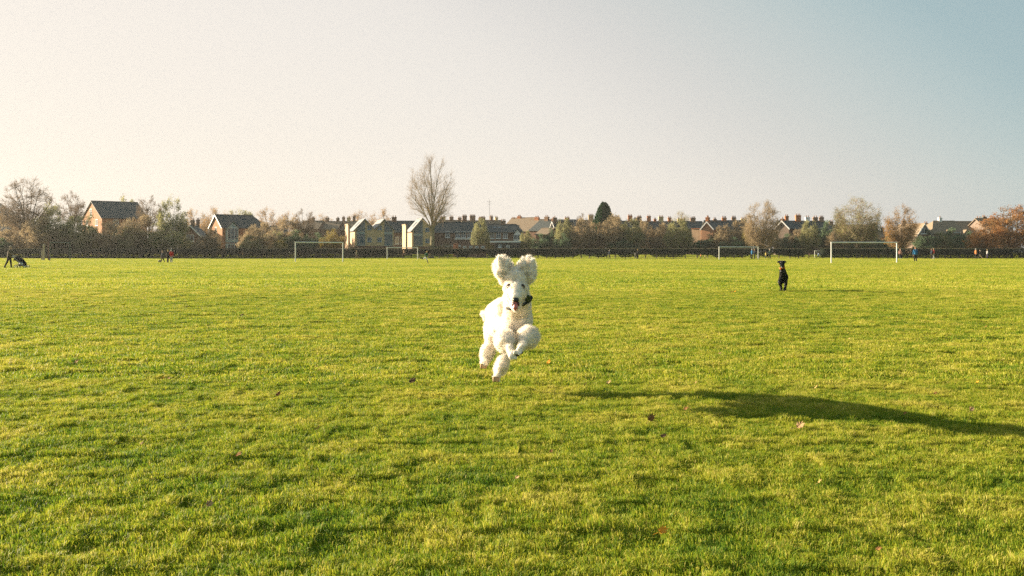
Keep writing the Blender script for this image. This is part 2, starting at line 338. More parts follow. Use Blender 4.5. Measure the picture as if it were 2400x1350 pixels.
def grow(seed, H, rx, z0, fork, trunk_r, nlimb=8, nsec=9, ntwig=12, nfine=3, twig_l=.9, twig_w=.022, shape=1.0, droop=0.0, steep=.6, lean=0, leaf=None, lumps=True, twist=.1, up=.35, sec_up=.55, sec_th=.75, limb_r=1.0):
    """tree in an egg-shaped crown (height z0..H, radius rx). returns trunk MB, twig (V,F), leaf (V,F) or None"""
    r = np.random.default_rng(seed); tb = MB(); cz = (z0 + H) / 2; rz = (H - z0) / 2
    def on_env(u, th, k=1.0):            # u in -1..1 height, th azimuth
        rad = rx * math.sqrt(max(0, 1 - abs(u) ** (2 * shape))) * k
        lump = 1 + (.22 * (mnoise.noise(Vector((math.cos(th) * 1.7, math.sin(th) * 1.7, u * 2 + seed))) ) if lumps else 0)
        return np.array([math.cos(th) * rad * lump + lean * (u + 1) / 2, math.sin(th) * rad * lump, cz + rz * u * k * (1 + .1 * (lump - 1))])
    base = np.array([0, 0, -.3]); fk = np.array([r.normal(0, .15), r.normal(0, .15), fork])
    tb.tube([base, base + (fk - base) * .15, fk], [trunk_r * 1.25, trunk_r, trunk_r * .8], 8)
    tA = []; tB = []; tW = []; tips = []
    for i in range(nlimb):
        th = i * 2.399 + r.normal(0, .25); u = r.uniform(-.25, .97) if i else .98
        tgt = on_env(u, th, .93)
        start = fk + np.array([0, 0, r.uniform(-.25, .35) * fork * .5 if i else 0])
        ctrl = start + (tgt - start) * np.array([1 - steep, 1 - steep, .62 + .1 * r.normal()]) * .75 - np.array([0, 0, droop])
        n = 9; pts = [bez(start, ctrl, tgt, t) + (r.normal(0, twist, 3) * (0 < k < n - 1)) for k, t in enumerate(np.linspace(0, 1, n))]
        r0 = trunk_r * r.uniform(.38, .6) * limb_r
        tb.tube(pts, [r0 * (1 - .88 * k / (n - 1)) for k in range(n)], 5)
        for j in range(nsec):
            t = r.uniform(.22, .98); k = t * (n - 1); k0 = int(k); p = pts[k0] + (pts[min(k0 + 1, n - 1)] - pts[k0]) * (k - k0)
            uu = np.clip((p[2] - cz) / rz + r.uniform(-.1, sec_up), -.95, .98); th2 = math.atan2(p[1], p[0]) + r.normal(0, sec_th)
            q = on_env(uu, th2, r.uniform(.8, 1.03)); q = p + (q - p) * min(1, (rx * 1.0) / (np.linalg.norm(q - p) + .01))
            mid = (p + q) / 2 + r.normal(0, .25, 3) + np.array([0, 0, .2 - droop * .5]); m = 5
            sp = [bez(p, mid, q, s) for s in np.linspace(0, 1, m)]; r1 = r0 * .35 * (1 - t * .5)
            tb.tube(sp, [max(r1 * (1 - .8 * s / (m - 1)), .012) for s in range(m)], 3, False)
            for a in range(ntwig):
                s = r.uniform(.15, 1.0) * (m - 1); s0 = int(s); s1 = min(s0 + 1, m - 1); c = sp[s0] + (sp[s1] - sp[s0]) * (s - s0)
                outw = c - np.array([0, 0, cz]); outw[2] *= .5; outw /= (np.linalg.norm(outw) + .01)
                d = outw * .8 + r.normal(0, .6, 3) + np.array([0, 0, up - droop]); d /= np.linalg.norm(d)
                e = c + d * twig_l * r.uniform(.5, 1.3); tA.append(c); tB.append(e); tW.append(twig_w * 1.3)
                for b_ in range(nfine):
                    g = c + (e - c) * r.uniform(.3, 1); d2 = d + r.normal(0, .6, 3); d2 /= np.linalg.norm(d2)
                    h = g + d2 * twig_l * r.uniform(.3, .8); tA.append(g); tB.append(h); tW.append(twig_w * .8); tips.append(h)
                tips.append(e)
    tw = ribbons(tA, tB, tW, r); lf = None
    if leaf:
        n, size = leaf; tips = np.array(tips); base_ = tips[r.integers(0, len(tips), n)] + r.normal(0, .16 * twig_l + .1, (n, 3)); lf = leaf_quads(base_, size, r)
    return tb, tw, lf
def tree_proto(name, seed, leafmat=None, twigmat=M_twig, barkmat=M_bark, **kw):
    tb, tw, lf = grow(seed, **kw); root = empty(name)
    tb.build('trunk', barkmat, root)
    V, Fc = tw; me = np_mesh('crown', V, Fc)
    if lf is not None:
        nt = len(Fc); V, Fc = join_np([tw, lf]); me = np_mesh('crown', V, Fc)
        me.materials.append(twigmat); me.materials.append(leafmat)
        mi = np.zeros(len(Fc), dtype=np.int32); mi[nt:] = 1; me.polygons.foreach_set('material_index', mi); link('crown', me, None, root)
    else: link('crown', me, twigmat, root)
    return root
def copy_tree(o, parent=None):
    c = o.copy(); COL.objects.link(c); c.parent = parent
    for ch in list(o.children): copy_tree(ch, c)
    return c
PROTO = {}; PDIM = {}
def proto(key, name, H, rx, **kw): PROTO[key] = tree_proto(name, H=H, rx=rx, **kw); PDIM[key] = (H, rx); PROTO[key]['_free'] = 1
def place(key, px, top, half, Y, label, cat='tree', group=None, name=None, rz=None, base=0.0):
    p = PROTO[key]; H, rx = PDIM[key]
    if p.get('_free'): o = p; del p['_free']
    else:
        o = copy_tree(p)
        for k in ('label', 'category', 'group'):
            if k in o: del o[k]
    if name: o.name = name
    h = Z(top, Y) - base; s = half / F * Y / rx
    o.location = (X(px, Y), Y, base); o.scale = (s, s, h / H); o.rotation_euler = (0, 0, rz if rz is not None else R.uniform(0, 6.28))
    return tag(o, label, cat, group)

# ------------------------------------------------------------------ the tall bare tree in the hedge
big = tree_proto('bare_tree', 5, None, M_twigpale, M_barkpale, H=20.2, rx=4.8, z0=5.4, fork=4.4, trunk_r=.50, nlimb=14, nsec=15, ntwig=13, nfine=3, limb_r=.72, twig_l=1.1, twig_w=.017, steep=.97, shape=1.25, twist=.05, up=1.1, sec_up=.95, sec_th=.5, lumps=False)
big.location = (X(1010, 196), 197.2, 0); big.rotation_euler = (0, 0, 2.2)
tag(big, 'tall leafless tree with upright forking limbs, by far the tallest in the treeline', 'tree')

# ------------------------------------------------------------------ tree kinds
proto('bare_round', 'bare_tree', 14, 5.5, seed=21, z0=4.2, fork=3.6, trunk_r=.42, nlimb=15, nsec=14, ntwig=13, nfine=4, twig_l=.8, twig_w=.035, steep=.55, shape=1.5, lumps=False, leaf=None)
proto('bare_thin', 'bare_tree', 13, 3.6, seed=22, z0=4.5, fork=5.0, trunk_r=.25, nlimb=10, nsec=11, ntwig=12, nfine=4, twig_l=.7, twig_w=.04, steep=.5)
proto('olive', 'leafy_tree', 12, 4.2, seed=23, z0=1.2, fork=1.6, trunk_r=.28, nlimb=10, nsec=9, ntwig=9, nfine=3, twig_l=.8, twig_w=.03, leaf=(15000, .26), leafmat=M_olive, steep=.5)
proto('olive2', 'leafy_tree', 12, 4.2, seed=24, z0=.8, fork=1.4, trunk_r=.28, nlimb=10, nsec=9, ntwig=9, nfine=3, twig_l=.8, twig_w=.035, leaf=(13000, .24), leafmat=M_brownleaf, steep=.4)
proto('fine_round', 'round_tree', 12, 4.8, seed=25, z0=2.0, fork=1.8, trunk_r=.28, nlimb=22, nsec=15, ntwig=11, nfine=3, limb_r=.8, shape=1.3, twig_l=.75, twig_w=.03, leaf=(12000, .17), leafmat=M_olive, twigmat=M_twigpale, steep=.6, lumps=False)
proto('autumn', 'autumn_tree', 11, 4.6, seed=26, z0=1.0, fork=1.6, trunk_r=.28, nlimb=18, nsec=12, ntwig=9, lumps=False, shape=1.2, nfine=3, twig_l=.8, twig_w=.03, leaf=(9000, .22), leafmat=M_autumn, steep=.45)
proto('dome', 'round_tree', 12, 4.8, seed=33, z0=1.2, fork=1.5, trunk_r=.28, nlimb=24, nsec=15, ntwig=11, nfine=3, limb_r=.8, shape=1.4, twig_l=.7, twig_w=.03, leaf=(15000, .17), leafmat=M_brownleaf, twigmat=M_twigpale, steep=.5, lumps=False)
proto('rust', 'autumn_tree', 11, 5.5, seed=27, z0=.2, fork=1.2, trunk_r=.3, nlimb=14, nsec=11, ntwig=9, nfine=3, twig_l=.8, twig_w=.03, leaf=(15000, .26), leafmat=M_rust, steep=.35)
proto('dark', 'evergreen_shrub', 6, 3.0, seed=28, z0=-.4, fork=.6, trunk_r=.14, nlimb=11, nsec=8, ntwig=7, nfine=3, twig_l=.6, twig_w=.02, leaf=(9000, .26), leafmat=M_green, steep=.35)
proto('bush', 'shrub', 6, 3.2, seed=29, z0=-.4, fork=.6, trunk_r=.12, nlimb=12, nsec=9, ntwig=8, nfine=3, twig_l=.6, twig_w=.03, leaf=(10000, .22), leafmat=M_brownleaf, steep=.35)
proto('bush2', 'shrub', 6, 3.2, seed=30, z0=-.4, fork=.6, trunk_r=.12, nlimb=12, nsec=9, ntwig=8, nfine=3, twig_l=.6, twig_w=.03, leaf=(10000, .22), leafmat=M_olive, steep=.4)
proto('gold', 'shrub', 6, 3.2, seed=31, z0=-.4, fork=.6, trunk_r=.12, nlimb=12, nsec=9, ntwig=8, nfine=3, twig_l=.6, twig_w=.025, leaf=(7500, .22), leafmat=M_yellowleaf, steep=.4)

G1 = 'trees beyond the hedge'; G2 = 'shrubs along the far side of the hedge'; G3 = 'distant autumn trees on the skyline'
# (kind, px, top row, half width px, distance, label)
for k, px, top, half, Y, lab in [
    ('bare_round', 64, 423, 60, 206, 'broad bare tree with a domed crown of fine branches at the far left'),
    ('olive2', 8, 505, 42, 212, 'dull brown tree half cut off by the left edge of the photo'),
    ('bare_thin', 168, 447, 30, 214, 'thin flat-topped bare tree left of the big brick gable with the pale window'),
    ('olive', 128, 474, 40, 204, 'olive tree between the domed bare tree and the flat-topped one'),
    ('olive', 196, 500, 34, 203, 'dark olive tree directly below the flat-topped bare tree'),
    ('olive2', 92, 512, 40, 201, 'brown tree under the right side of the domed bare tree'),
    ('olive', 300, 457, 24, 262, 'small dense tree top showing over the ridge of the big slate roof'),
    ('bare_thin', 350, 458, 30, 212, 'loose bare tree just right of the big slate roof'),
    ('olive', 404, 459, 30, 208, 'tall clumpy olive tree, highest between the slate roof and the small dark gable'),
    ('olive2', 262, 520, 42, 202, 'olive brown tree screening the foot of the big slate roof'),
    ('olive2', 330, 505, 42, 203, 'brown tree in front of the right end of the big slate roof'),
    ('olive', 385, 520, 38, 201, 'leafy tree below the tall clumpy olive tree'),
    ('bare_thin', 712, 489, 26, 214, 'wispy bare tree above the left goal crossbar'),
    ('olive2', 672, 512, 38, 214, 'brown tree just left of the wispy bare tree, above the left goal'),
    ('olive2', 612, 522, 34, 204, 'brown tree covering the right end of the bay windowed brick house'),
    ('dome', 1786, 474, 41, 214, 'round brown and orange tree left of the black dog, above the roofs'),
    ('fine_round', 2009, 463, 52, 205, 'large pale twiggy tree rising above the right goal with a visible trunk'),
    ('autumn', 2113, 487, 38, 208, 'orange and olive rounded tree above the right post of the right goal'),
    ('rust', 2372, 492, 74, 201, 'big rusty orange tree at the right edge of the photo'),
    ('rust', 2300, 540, 34, 198, 'lower rusty bush in front of the big rusty orange tree'),
    ('fine_round', 1595, 496, 26, 320, 'faint pale tree top behind the row of chimneys'),
    ('bare_thin', 1370, 500, 26, 262, 'bare thin tree just left of the green conifer'),
]: place(k, px, top, half, Y, lab, 'tree', G1)
for i, (px, top, half, w) in enumerate([(505, 491, 36, 'leftmost'), (560, 487, 34, 'second from left'), (628, 493, 34, 'third from left'), (680, 503, 38, 'fourth from left'), (588, 496, 30, 'low middle'),
        (752, 508, 34, 'sixth from left'), (845, 500, 34, 'behind the twin gabled flats, left'), (896, 494, 30, 'behind the twin gabled flats, right'), (455, 495, 34, 'behind the small dark gable'), (1300, 0, 0, '')]):
    if half: place('autumn' if i not in (1, 4) else 'olive', px, top, half, 330 + i * 9, 'distant tree on the skyline, ' + w, 'tree', G3)

# shrub belt directly behind the hedge
SH = [('bush', 10, 548, 36, 'brown'), ('dark', 4, 562, 26, 'dark green'), ('bush', 60, 545, 34, 'brown'), ('dark', 112, 552, 30, 'dark green'), ('dark', 160, 530, 36, 'dark green'), ('dark', 208, 535, 34, 'dark green'),
      ('gold', 232, 562, 14, 'orange lit'), ('dark', 268, 540, 34, 'dark green'), ('bush2', 312, 538, 34, 'olive'), ('dark', 350, 550, 30, 'dark green'), ('gold', 380, 568, 12, 'yellow'), ('bush2', 432, 562, 26, 'olive'), ('bush', 480, 556, 26, 'brown'),
      ('bush', 498, 540, 18, 'reddish brown'), ('bush2', 592, 556, 28, 'olive'), ('bush', 600, 540, 34, 'brown'), ('bush2', 645, 548, 32, 'olive'), ('gold', 660, 562, 12, 'yellow green'), ('dark', 700, 545, 30, 'dark green'), ('dark', 742, 550, 26, 'dark green'),
      ('gold', 786, 540, 24, 'orange leaved'), ('gold', 765, 545, 16, 'pale orange'), ('bush', 1046, 572, 20, 'brown'), ('bush2', 1126, 520, 20, 'tall orange and olive'), ('gold', 1145, 566, 12, 'yellow'),
      ('bush2', 1232, 546, 16, 'green and yellow'), ('dark', 1262, 552, 22, 'dark green'), ('dark', 1292, 540, 16, 'pointed dark green'), ('dark', 1318, 552, 20, 'dark green'), ('gold', 1300, 572, 14, 'small domed yellow'), ('bush2', 1322, 520, 22, 'tall olive'),
      ('bush', 1366, 520, 32, 'domed brown'), ('bush', 1395, 528, 32, 'domed brown'), ('bush', 1438, 512, 34, 'tall brown'), ('bush2', 1478, 520, 30, 'olive'), ('dark', 1460, 560, 34, 'low dark'), ('bush', 1510, 524, 30, 'brown'), ('bush', 1550, 530, 30, 'brown'),
      ('bush2', 1590, 520, 30, 'olive'), ('dark', 1560, 562, 30, 'low dark'), ('dark', 1620, 556, 26, 'dark green'), ('dark', 1664, 553, 22, 'dark green'), ('bush', 1696, 534, 28, 'brown'), ('bush', 1736, 522, 30, 'brown'), ('dark', 1716, 560, 28, 'low dark'),
      ('gold', 1764, 524, 22, 'tall yellow brown'), ('bush', 1800, 540, 30, 'brown'), ('dark', 1852, 552, 26, 'dark green'), ('bush', 1875, 542, 26, 'brown'), ('bush2', 1898, 524, 22, 'olive'), ('dark', 1940, 524, 24, 'dark green'), ('bush', 1960, 540, 24, 'brown'),
      ('dark', 1990, 556, 30, 'low dark'), ('dark', 2045, 556, 30, 'low dark'), ('dark', 2090, 556, 26, 'dark green'), ('bush', 2130, 548, 28, 'brown'), ('dark', 2170, 544, 28, 'dark green'), ('bush2', 2205, 548, 26, 'olive'), ('dark', 2232, 540, 30, 'dark green'), ('dark', 2266, 548, 24, 'dark green'),
      ('dark', 1020, 580, 22, 'low dark'), ('bush2', 1070, 576, 0, ''), ('dark', 885, 0, 0, '')]
LM = [(0, 'the person pushing the pram'), (64, 'the domed bare tree'), (110, 'the two wooden posts'), (165, 'the dark unlit goal'), (225, 'the big brick gable'), (300, 'the big slate roof'), (380, 'the walkers with the little dog'), (445, 'the small dark gable'), (505, 'the lit brick gable'),
      (545, 'the bay windows'), (620, 'the goal beyond the hedge'), (692, 'the left post of the left goal'), (750, 'the left goal'), (805, 'the right post of the left goal'), (850, 'the twin gabled flats'), (1010, 'the tall leafless tree'), (1070, 'the small orange brick kiosk'), (1145, 'the thin mast'), (1190, 'the white edged flat roof'), (1230, 'the leaping white dog'), (1290, 'the pinkish gable'), (1416, 'the green conifer'),
      (1510, 'the row of chimneys'), (1645, 'the orange gable with white extension'), (1730, 'the goal left of the black dog'), (1786, 'the round brown tree'), (1835, 'the black dog'), (1905, 'the gap in the hedge'), (1948, 'the left post of the right goal'), (2008, 'the large pale twiggy tree'), (2070, 'the cream wall'), (2103, 'the right post of the right goal'), (2146, 'the person in the blue jacket'), (2188, 'the person in the red top'), (2260, 'the half-timbered roofs'), (2320, 'the striding person in beige trousers'), (2400, 'the right edge')]
def auto_label(base, px):
    ds = sorted(LM, key=lambda l: abs(l[0] - px))
    for lpx, nm in ds:
        d = px - lpx; rel = 'behind' if abs(d) <= 9 else ('just left of' if -30 <= d < 0 else 'just right of' if 0 < d <= 30 else 'left of' if d < 0 else 'right of')
        l = f'{base} {rel} {nm}'
        if l not in USED: return l
    return base
for i, (k, px, top, half, nm) in enumerate(SH):
    if half:
        Y = R.uniform(199, 208) if half < 30 else R.uniform(201, 212)
        if px > 740: Y = R.uniform(230, 238) if px > 1235 else R.uniform(216, 224)
        place(k, px, top, half, Y, auto_label(nm + ' shrub behind the hedge,', px), 'shrub', G2, base=.55 if Y > 214 else .2)

# conifer
def conifer():
    r = np.random.default_rng(3); root = empty('conifer', (X(1416, 247), 247, 0)); H = Z(477, 247); n = 26000
    t = MB(); t.tube([(0, 0, -.2), (0, 0, H * .9)], [.35, .06], 7); t.build('trunk', M_bark, root)
    u = r.random(n) ** .8; th = r.random(n) * 6.283
    sp = .78 + .3 * vn(th * 3.2, u * 9, 5) + .16 * vn(th * 9, u * 24, 6)
    rad = 3.05 * np.clip(1.12 * (1 - u ** 2.3), 0, 1) ** .75 * sp * (.75 + .27 * r.random(n))
    z = .6 + u * (H - .9) + .8 * (vn(th * 4, u * 2, 8) - .5)
    Pn = np.stack([np.cos(th) * rad, np.sin(th) * rad, z], 1)
    d = np.stack([np.cos(th) * .25, np.sin(th) * .25, np.full(n, .42)], 1) * (.6 + .8 * r.random(n))[:, None]
    V, Fc = ribbons(Pn, Pn + d, .13, r); link('crown', np_mesh('crown', V, Fc), M_conif, root)
    tag(root, 'dense dark green conifer standing above the roofs', 'tree', G1)
conifer()

# ------------------------------------------------------------------ hedges
def hedge(name, px0, px1, Y, htop, thick, solid, label, seed, dens=340):
    r = np.random.default_rng(seed); x0 = X(px0, Y); x1 = X(px1, Y); Ln = x1 - x0; root = empty(name, (x0, Y, 0))
    def bottom(x):
        px = (x + x0) / Y * F + 1200; s = np.clip((px - 720) / 90, 0, 1) if not solid else np.zeros_like(px) + .12
        arch = np.clip(vn(x / 2.1 + seed, x * 0 + 2, seed) * 1.25 - .2, 0, 1)
        return .12 + s * (.12 + .95 * np.clip(arch * 1.5 - .35, 0, 1))
    n = int(Ln * thick * htop * dens); x = r.random(n) * Ln; y = (r.random(n)) * thick; b = bottom(x)
    topz = htop + (vn(x / 3.0, x * 0, seed + 4) - .5) * .12 + (vn(x / .5, y / .5, seed + 2) - .5) * .1
    z = b + (topz - b) * r.random(n) ** .85
    wob = (vn(x / .8, z / .6, seed + 6) - .5) * .35; y = y + wob
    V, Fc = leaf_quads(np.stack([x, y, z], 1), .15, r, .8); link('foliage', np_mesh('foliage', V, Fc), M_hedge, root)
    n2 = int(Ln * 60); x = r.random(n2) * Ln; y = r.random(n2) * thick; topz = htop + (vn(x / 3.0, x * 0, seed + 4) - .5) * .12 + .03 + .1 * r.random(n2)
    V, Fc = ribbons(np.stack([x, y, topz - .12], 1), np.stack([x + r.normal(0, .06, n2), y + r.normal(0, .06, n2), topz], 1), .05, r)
    link('sunlit_clipped_top', np_mesh('sunlit_clipped_top', V, Fc), M_hedgetop, root)
    xs = .5; c = 0
    while xs < Ln and c < 98:
        m = MB(); yy = thick * R.uniform(.35, .65); a = R.uniform(-.15, .15)
        m.tube([(0, 0, -.1), (a * .4, 0, .35), (a, R.uniform(-.1, .1), .95)], [.13, .085, .06], 5)
        m.tube([(a * .3, 0, .25), (a * .3 + .22, .05, .9)], [.045, .03], 4); m.tube([(a * .3, 0, .2), (a * .3 - .2, -.05, .9)], [.045, .03], 4)
        o = m.build('stem', M_bark, root); o.location = (xs, yy, 0); xs += max(Ln / 98, R.uniform(.8, 2.3)); c += 1
    tag(root, label, 'hedge'); return root
hedge('hedge', -60, 1888, 193, 1.9, 1.3, False, 'long clipped dark hedge with bare stems showing below, left of the gap', 41)
hedge('hedge', 1926, 2470, 191, 1.93, 1.4, True, 'solid dark clipped hedge right of the gap, behind the right goal', 47)

# ------------------------------------------------------------------ houses
M_brick4 = brick('weathered_brick', (.30, .19, .12), (.24, .15, .10), (.3, .26, .2)); CR = random.Random(4)
def window(root, face, u, z, w, h, Wd, frame=M_white, cross=True):
    """face 'front' (y=0, outward -y) or 'side' (x=0, outward -x)"""
    m = MB(); g = MB(); t = .09
    def bx(mm, a0, a1, z0, z1, d0, d1):
        if face == 'front': mm.box(a0, a1, -d1, -d0, z0, z1)
        else: mm.box(-d1, -d0, a0, a1, z0, z1)
    bx(m, u - w/2, u - w/2 + t, z, z + h, 0.0, .06); bx(m, u + w/2 - t, u + w/2, z, z + h, 0.0, .06)
    bx(m, u - w/2 + t, u + w/2 - t, z, z + t, 0.0, .06); bx(m, u - w/2 + t, u + w/2 - t, z + h - t, z + h, 0.0, .06)
    if cross: bx(m, u - .035, u + .035, z + t, z + h - t, 0.005, .055)
    bx(m, u - w/2 - .1, u + w/2 + .1, z - .1, z, 0.0, .12)
    bx(g, u - w/2 + t, u + w/2 - t, z + t, z + h - t, 0.004, .03)
    f = m.build('window', frame, root); g.build('pane', M_glass, f)
def chimney(roof, x, y, z0, z1, w=.9, d=.6, pots=3, m=None):
    if m is None: m = CR.choice([M_brick, M_brick2, M_brick4, M_brick4, M_brick3])
    c = MB(); c.box(x - w/2, x + w/2, y - d/2, y + d/2, z0, z1 - .3); c.box(x - w/2 - .07, x + w/2 + .07, y - d/2 - .07, y + d/2 + .07, z1 - .3, z1 - .08); c.box(x - w/2, x + w/2, y - d/2, y + d/2, z1 - .08, z1)
    o = c.build('chimney', m, roof)
    return o
def pots(roof, x, y, z1, w, n):
    p = MB()
    for i in range(n):
        xx = x + (i - (n - 1) / 2) * w / max(n, 1); p.tube([(xx, y, z1), (xx, y, z1 + .45)], [.13, .1], 7)
    p.build('chimney_pots', M_pot, roof)
def house(name, label, pc, Y, eave, ridge, phi=0, pl=None, pr=None, L=None, W=None, ridge_dir='x', wall=M_brick, roof=M_slate, wins=(), chims=(), barge=False, hip_r=0, hip_l=0, group=None, lowz=None, cat='house', over=.3, cm=None):
    ph = math.radians(phi); c, s = math.cos(ph), math.sin(ph); x0 = X(pc, Y)
    if L is None: t = (pr - 1200) / F; L = (t * Y - x0) / (c - t * s)
    if W is None: t = (pl - 1200) / F; W = (x0 - t * Y) / (s + t * c)
    ez = Z(eave, Y); rz_ = Z(ridge, Y + (W / 2 * c if ridge_dir == 'x' else L / 2 * s)); root = empty(name, (x0, Y, 0), ph)
    w = MB()
    if ridge_dir == 'x':
        q = [(0,0),(L,0),(L,W),(0,W)]
        w.add([(a, b, -.3) for a, b in q] + [(a, b, ez) for a, b in q] + ([(0 if not hip_l else .01, W/2, rz_ - .12 if not hip_l else ez), (L if not hip_r else L - .01, W/2, rz_ - .12 if not hip_r else ez)]),
              [(0,1,5,4),(2,3,7,6),(3,0,4,8,7),(1,2,6,9,5)])
    else:
        q = [(0,0),(L,0),(L,W),(0,W)]
        w.add([(a, b, -.3) for a, b in q] + [(a, b, ez) for a, b in q] + [(L/2, 0, rz_ - .12), (L/2, W, rz_ - .12)],
              [(0,1,5,8,4),(2,3,7,9,6),(3,0,4,7),(1,2,6,5)])
    w.build('wall', wall, root)
    r = MB(); o = over
    if ridge_dir == 'x':
        k = (rz_ - ez) / (W / 2); xl = -o + hip_l; xr = L + o - hip_r
        r.slab([(-o, -o, ez - k*o), (L + o, -o, ez - k*o), (xr, W/2, rz_), (xl, W/2, rz_)], .14)
        r.slab([(L + o, W + o, ez - k*o), (-o, W + o, ez - k*o), (xl, W/2, rz_), (xr, W/2, rz_)], .14)
        if hip_r: r.add([(L + o, -o, ez - k*o), (L + o, W + o, ez - k*o), (xr, W/2, rz_)], [(0,1,2)])
        if hip_l: r.add([(-o, W + o, ez - k*o), (-o, -o, ez - k*o), (xl, W/2, rz_)], [(0,1,2)])
        r.tube([(xl, W/2, rz_ + .02), (xr, W/2, rz_ + .02)], .11, 6)
    else:
        k = (rz_ - ez) / (L / 2)
        r.slab([(-o, W + o, ez - k*o), (-o, -o, ez - k*o), (L/2, -o, rz_), (L/2, W + o, rz_)], .14)
        r.slab([(L + o, -o, ez - k*o), (L + o, W + o, ez - k*o), (L/2, W + o, rz_), (L/2, -o, rz_)], .14)
        r.tube([(L/2, -o, rz_ + .02), (L/2, W + o, rz_ + .02)], .11, 6)
    ro = r.build('roof', roof, root)
    if barge:
        b = MB(); t = .06
        if ridge_dir == 'x':
            b.slab([(-o - t, -o, ez - k*o - .32), (-o - t, -o, ez - k*o + .03), (-o - t, W/2, rz_ + .05), (-o - t, W/2, rz_ - .3)], .055)
            b.slab([(-o - t, W/2, rz_ - .3), (-o - t, W/2, rz_ + .05), (-o - t, W + o, ez - k*o + .03), (-o - t, W + o, ez - k*o - .32)], .055)
        else:
            b.slab([(-o, -o - t, ez - k*o - .3), (L/2, -o - t, rz_ - .28), (L/2, -o - t, rz_ + .06), (-o, -o - t, ez - k*o + .05)], .055)
            b.slab([(L/2, -o - t, rz_ - .28), (L + o, -o - t, ez - k*o - .3), (L + o, -o - t, ez - k*o + .05), (L/2, -o - t, rz_ + .06)], .055)
        b.build('bargeboard', M_white, root)
    for ch in chims:
        u, top, wd, np_ = ch[:4]; cmx = ch[4] if len(ch) > 4 else cm
        zt = Z(top, Y + W / 2) + CR.uniform(-.25, .2); wd *= CR.uniform(.85, 1.15)
        if ridge_dir == 'x': chimney(ro, u * L, W/2, rz_ - .5, zt, wd, .7, np_, cmx); pots(ro, u * L, W/2, zt, wd, np_)
        else: chimney(ro, L/2, u * W, rz_ - .5, zt, wd, .7, np_, cmx); pots(ro, L/2, u * W, zt, wd, np_)
    for (face, u, pz, ww, hh) in wins:
        window(root, face, u * (L if face == 'front' else W), Z(pz, Y), ww, hh, W)
    tag(root, label, cat, group); root['_L'] = L; root['_W'] = W
    return root
GH = 'houses beyond the hedge'
# big brick block, far left
house('brick_house', 'large brick building with a lit orange gable, a pale window and a long slate roof', 239, 236, 509, 471, phi=42, pl=193, pr=345, roof=M_slate, wall=M_brick2,
      wins=[('side', .55, 506, 1.3, 1.9), ('side', .25, 528, 1.4, 1.5), ('side', .75, 528, 1.4, 1.5), ('front', .3, 530, 1.4, 1.6), ('front', .6, 530, 1.4, 1.6)], barge=False, group=GH)
house('brick_house', 'small house with a dark gable facing the field and three chimneys', 418, 232, 556, 528, phi=6, pr=474, W=9, ridge_dir='y', wall=M_brick, roof=M_slate, barge=True, wins=[('front', .5, 566, 1.6, 1.6)], chims=[(.3, 515, .9, 2), (.95, 513, .8, 2)], group=GH)
h = house('brick_house', 'brick house with a tall lit orange gable, white bargeboards and bay windows', 521, 226, 531, 503, phi=40, pl=492, pr=628, wall=M_brick2, roof=M_slate, barge=True, hip_r=2.5, wins=[('side', .5, 548, 1.1, 1.6), ('front', .75, 552, 1.3, 1.5), ('front', .9, 552, 1.3, 1.5)], group=GH)
def bay(root, x, w, d, tiers, ridge_z, roofm=M_slate, wallm=M_teal):
    m = MB()
    for (z0, z1) in tiers: m.box(x - w/2, x + w/2, -d, -.003, z0, z1)
    z = tiers[-1][1]; m.add([(x - w/2, -d, z), (x + w/2, -d, z), (x, -d, ridge_z - .1), (x - w/2, -.003, z), (x + w/2, -.003, z), (x, -.003, ridge_z - .1)], [(0,1,2),(5,4,3),(0,2,5,3),(1,4,5,2)])
    b = m.build('bay', wallm, root)
    r = MB(); o = .25
    k = (ridge_z - z) / (w / 2)
    r.slab([(x - w/2 - o, 1.5, z - k*o), (x - w/2 - o, -d - o, z - k*o), (x, -d - o, ridge_z), (x, 1.5, ridge_z)], .1)
    r.slab([(x + w/2 + o, -d - o, z - k*o), (x + w/2 + o, 1.5, z - k*o), (x, 1.5, ridge_z), (x, -d - o, ridge_z)], .1)
    r.build('bay_roof', roofm, b)
    g = MB(); f = MB()
    for (z0, z1) in tiers:
        n = max(2, int(w / .9))
        for i in range(n):
            a0 = x - w/2 + .12 + i * (w - .24) / n; a1 = a0 + (w - .24) / n - .12
            g.box(a0, a1, -d - .03, -d, z0 + .7, z1 - .25)
            f.box(a0 - .09, a0 - .01, -d - .06, -d, z0 + .6, z1 - .15)
        f.box(x - w/2, x + w/2, -d - .07, -d - .005, z1 - .15, z1 - .03); f.box(x - w/2, x + w/2, -d - .07, -d - .005, z0 + .5, z0 + .6)
    fr = f.build('bay_window', M_white, b); g.build('pane', M_glass, fr)
bay(h, 2.1, 2.7, .9, [(0, 3.2), (3.45, 6.9)], 8.4)
house('annexe', 'low dark annexe at the right end of the bay windowed brick house', 632, 232, 545, 530, phi=8, pr=668, W=6, wall=M_brick, roof=M_slate, group=GH)

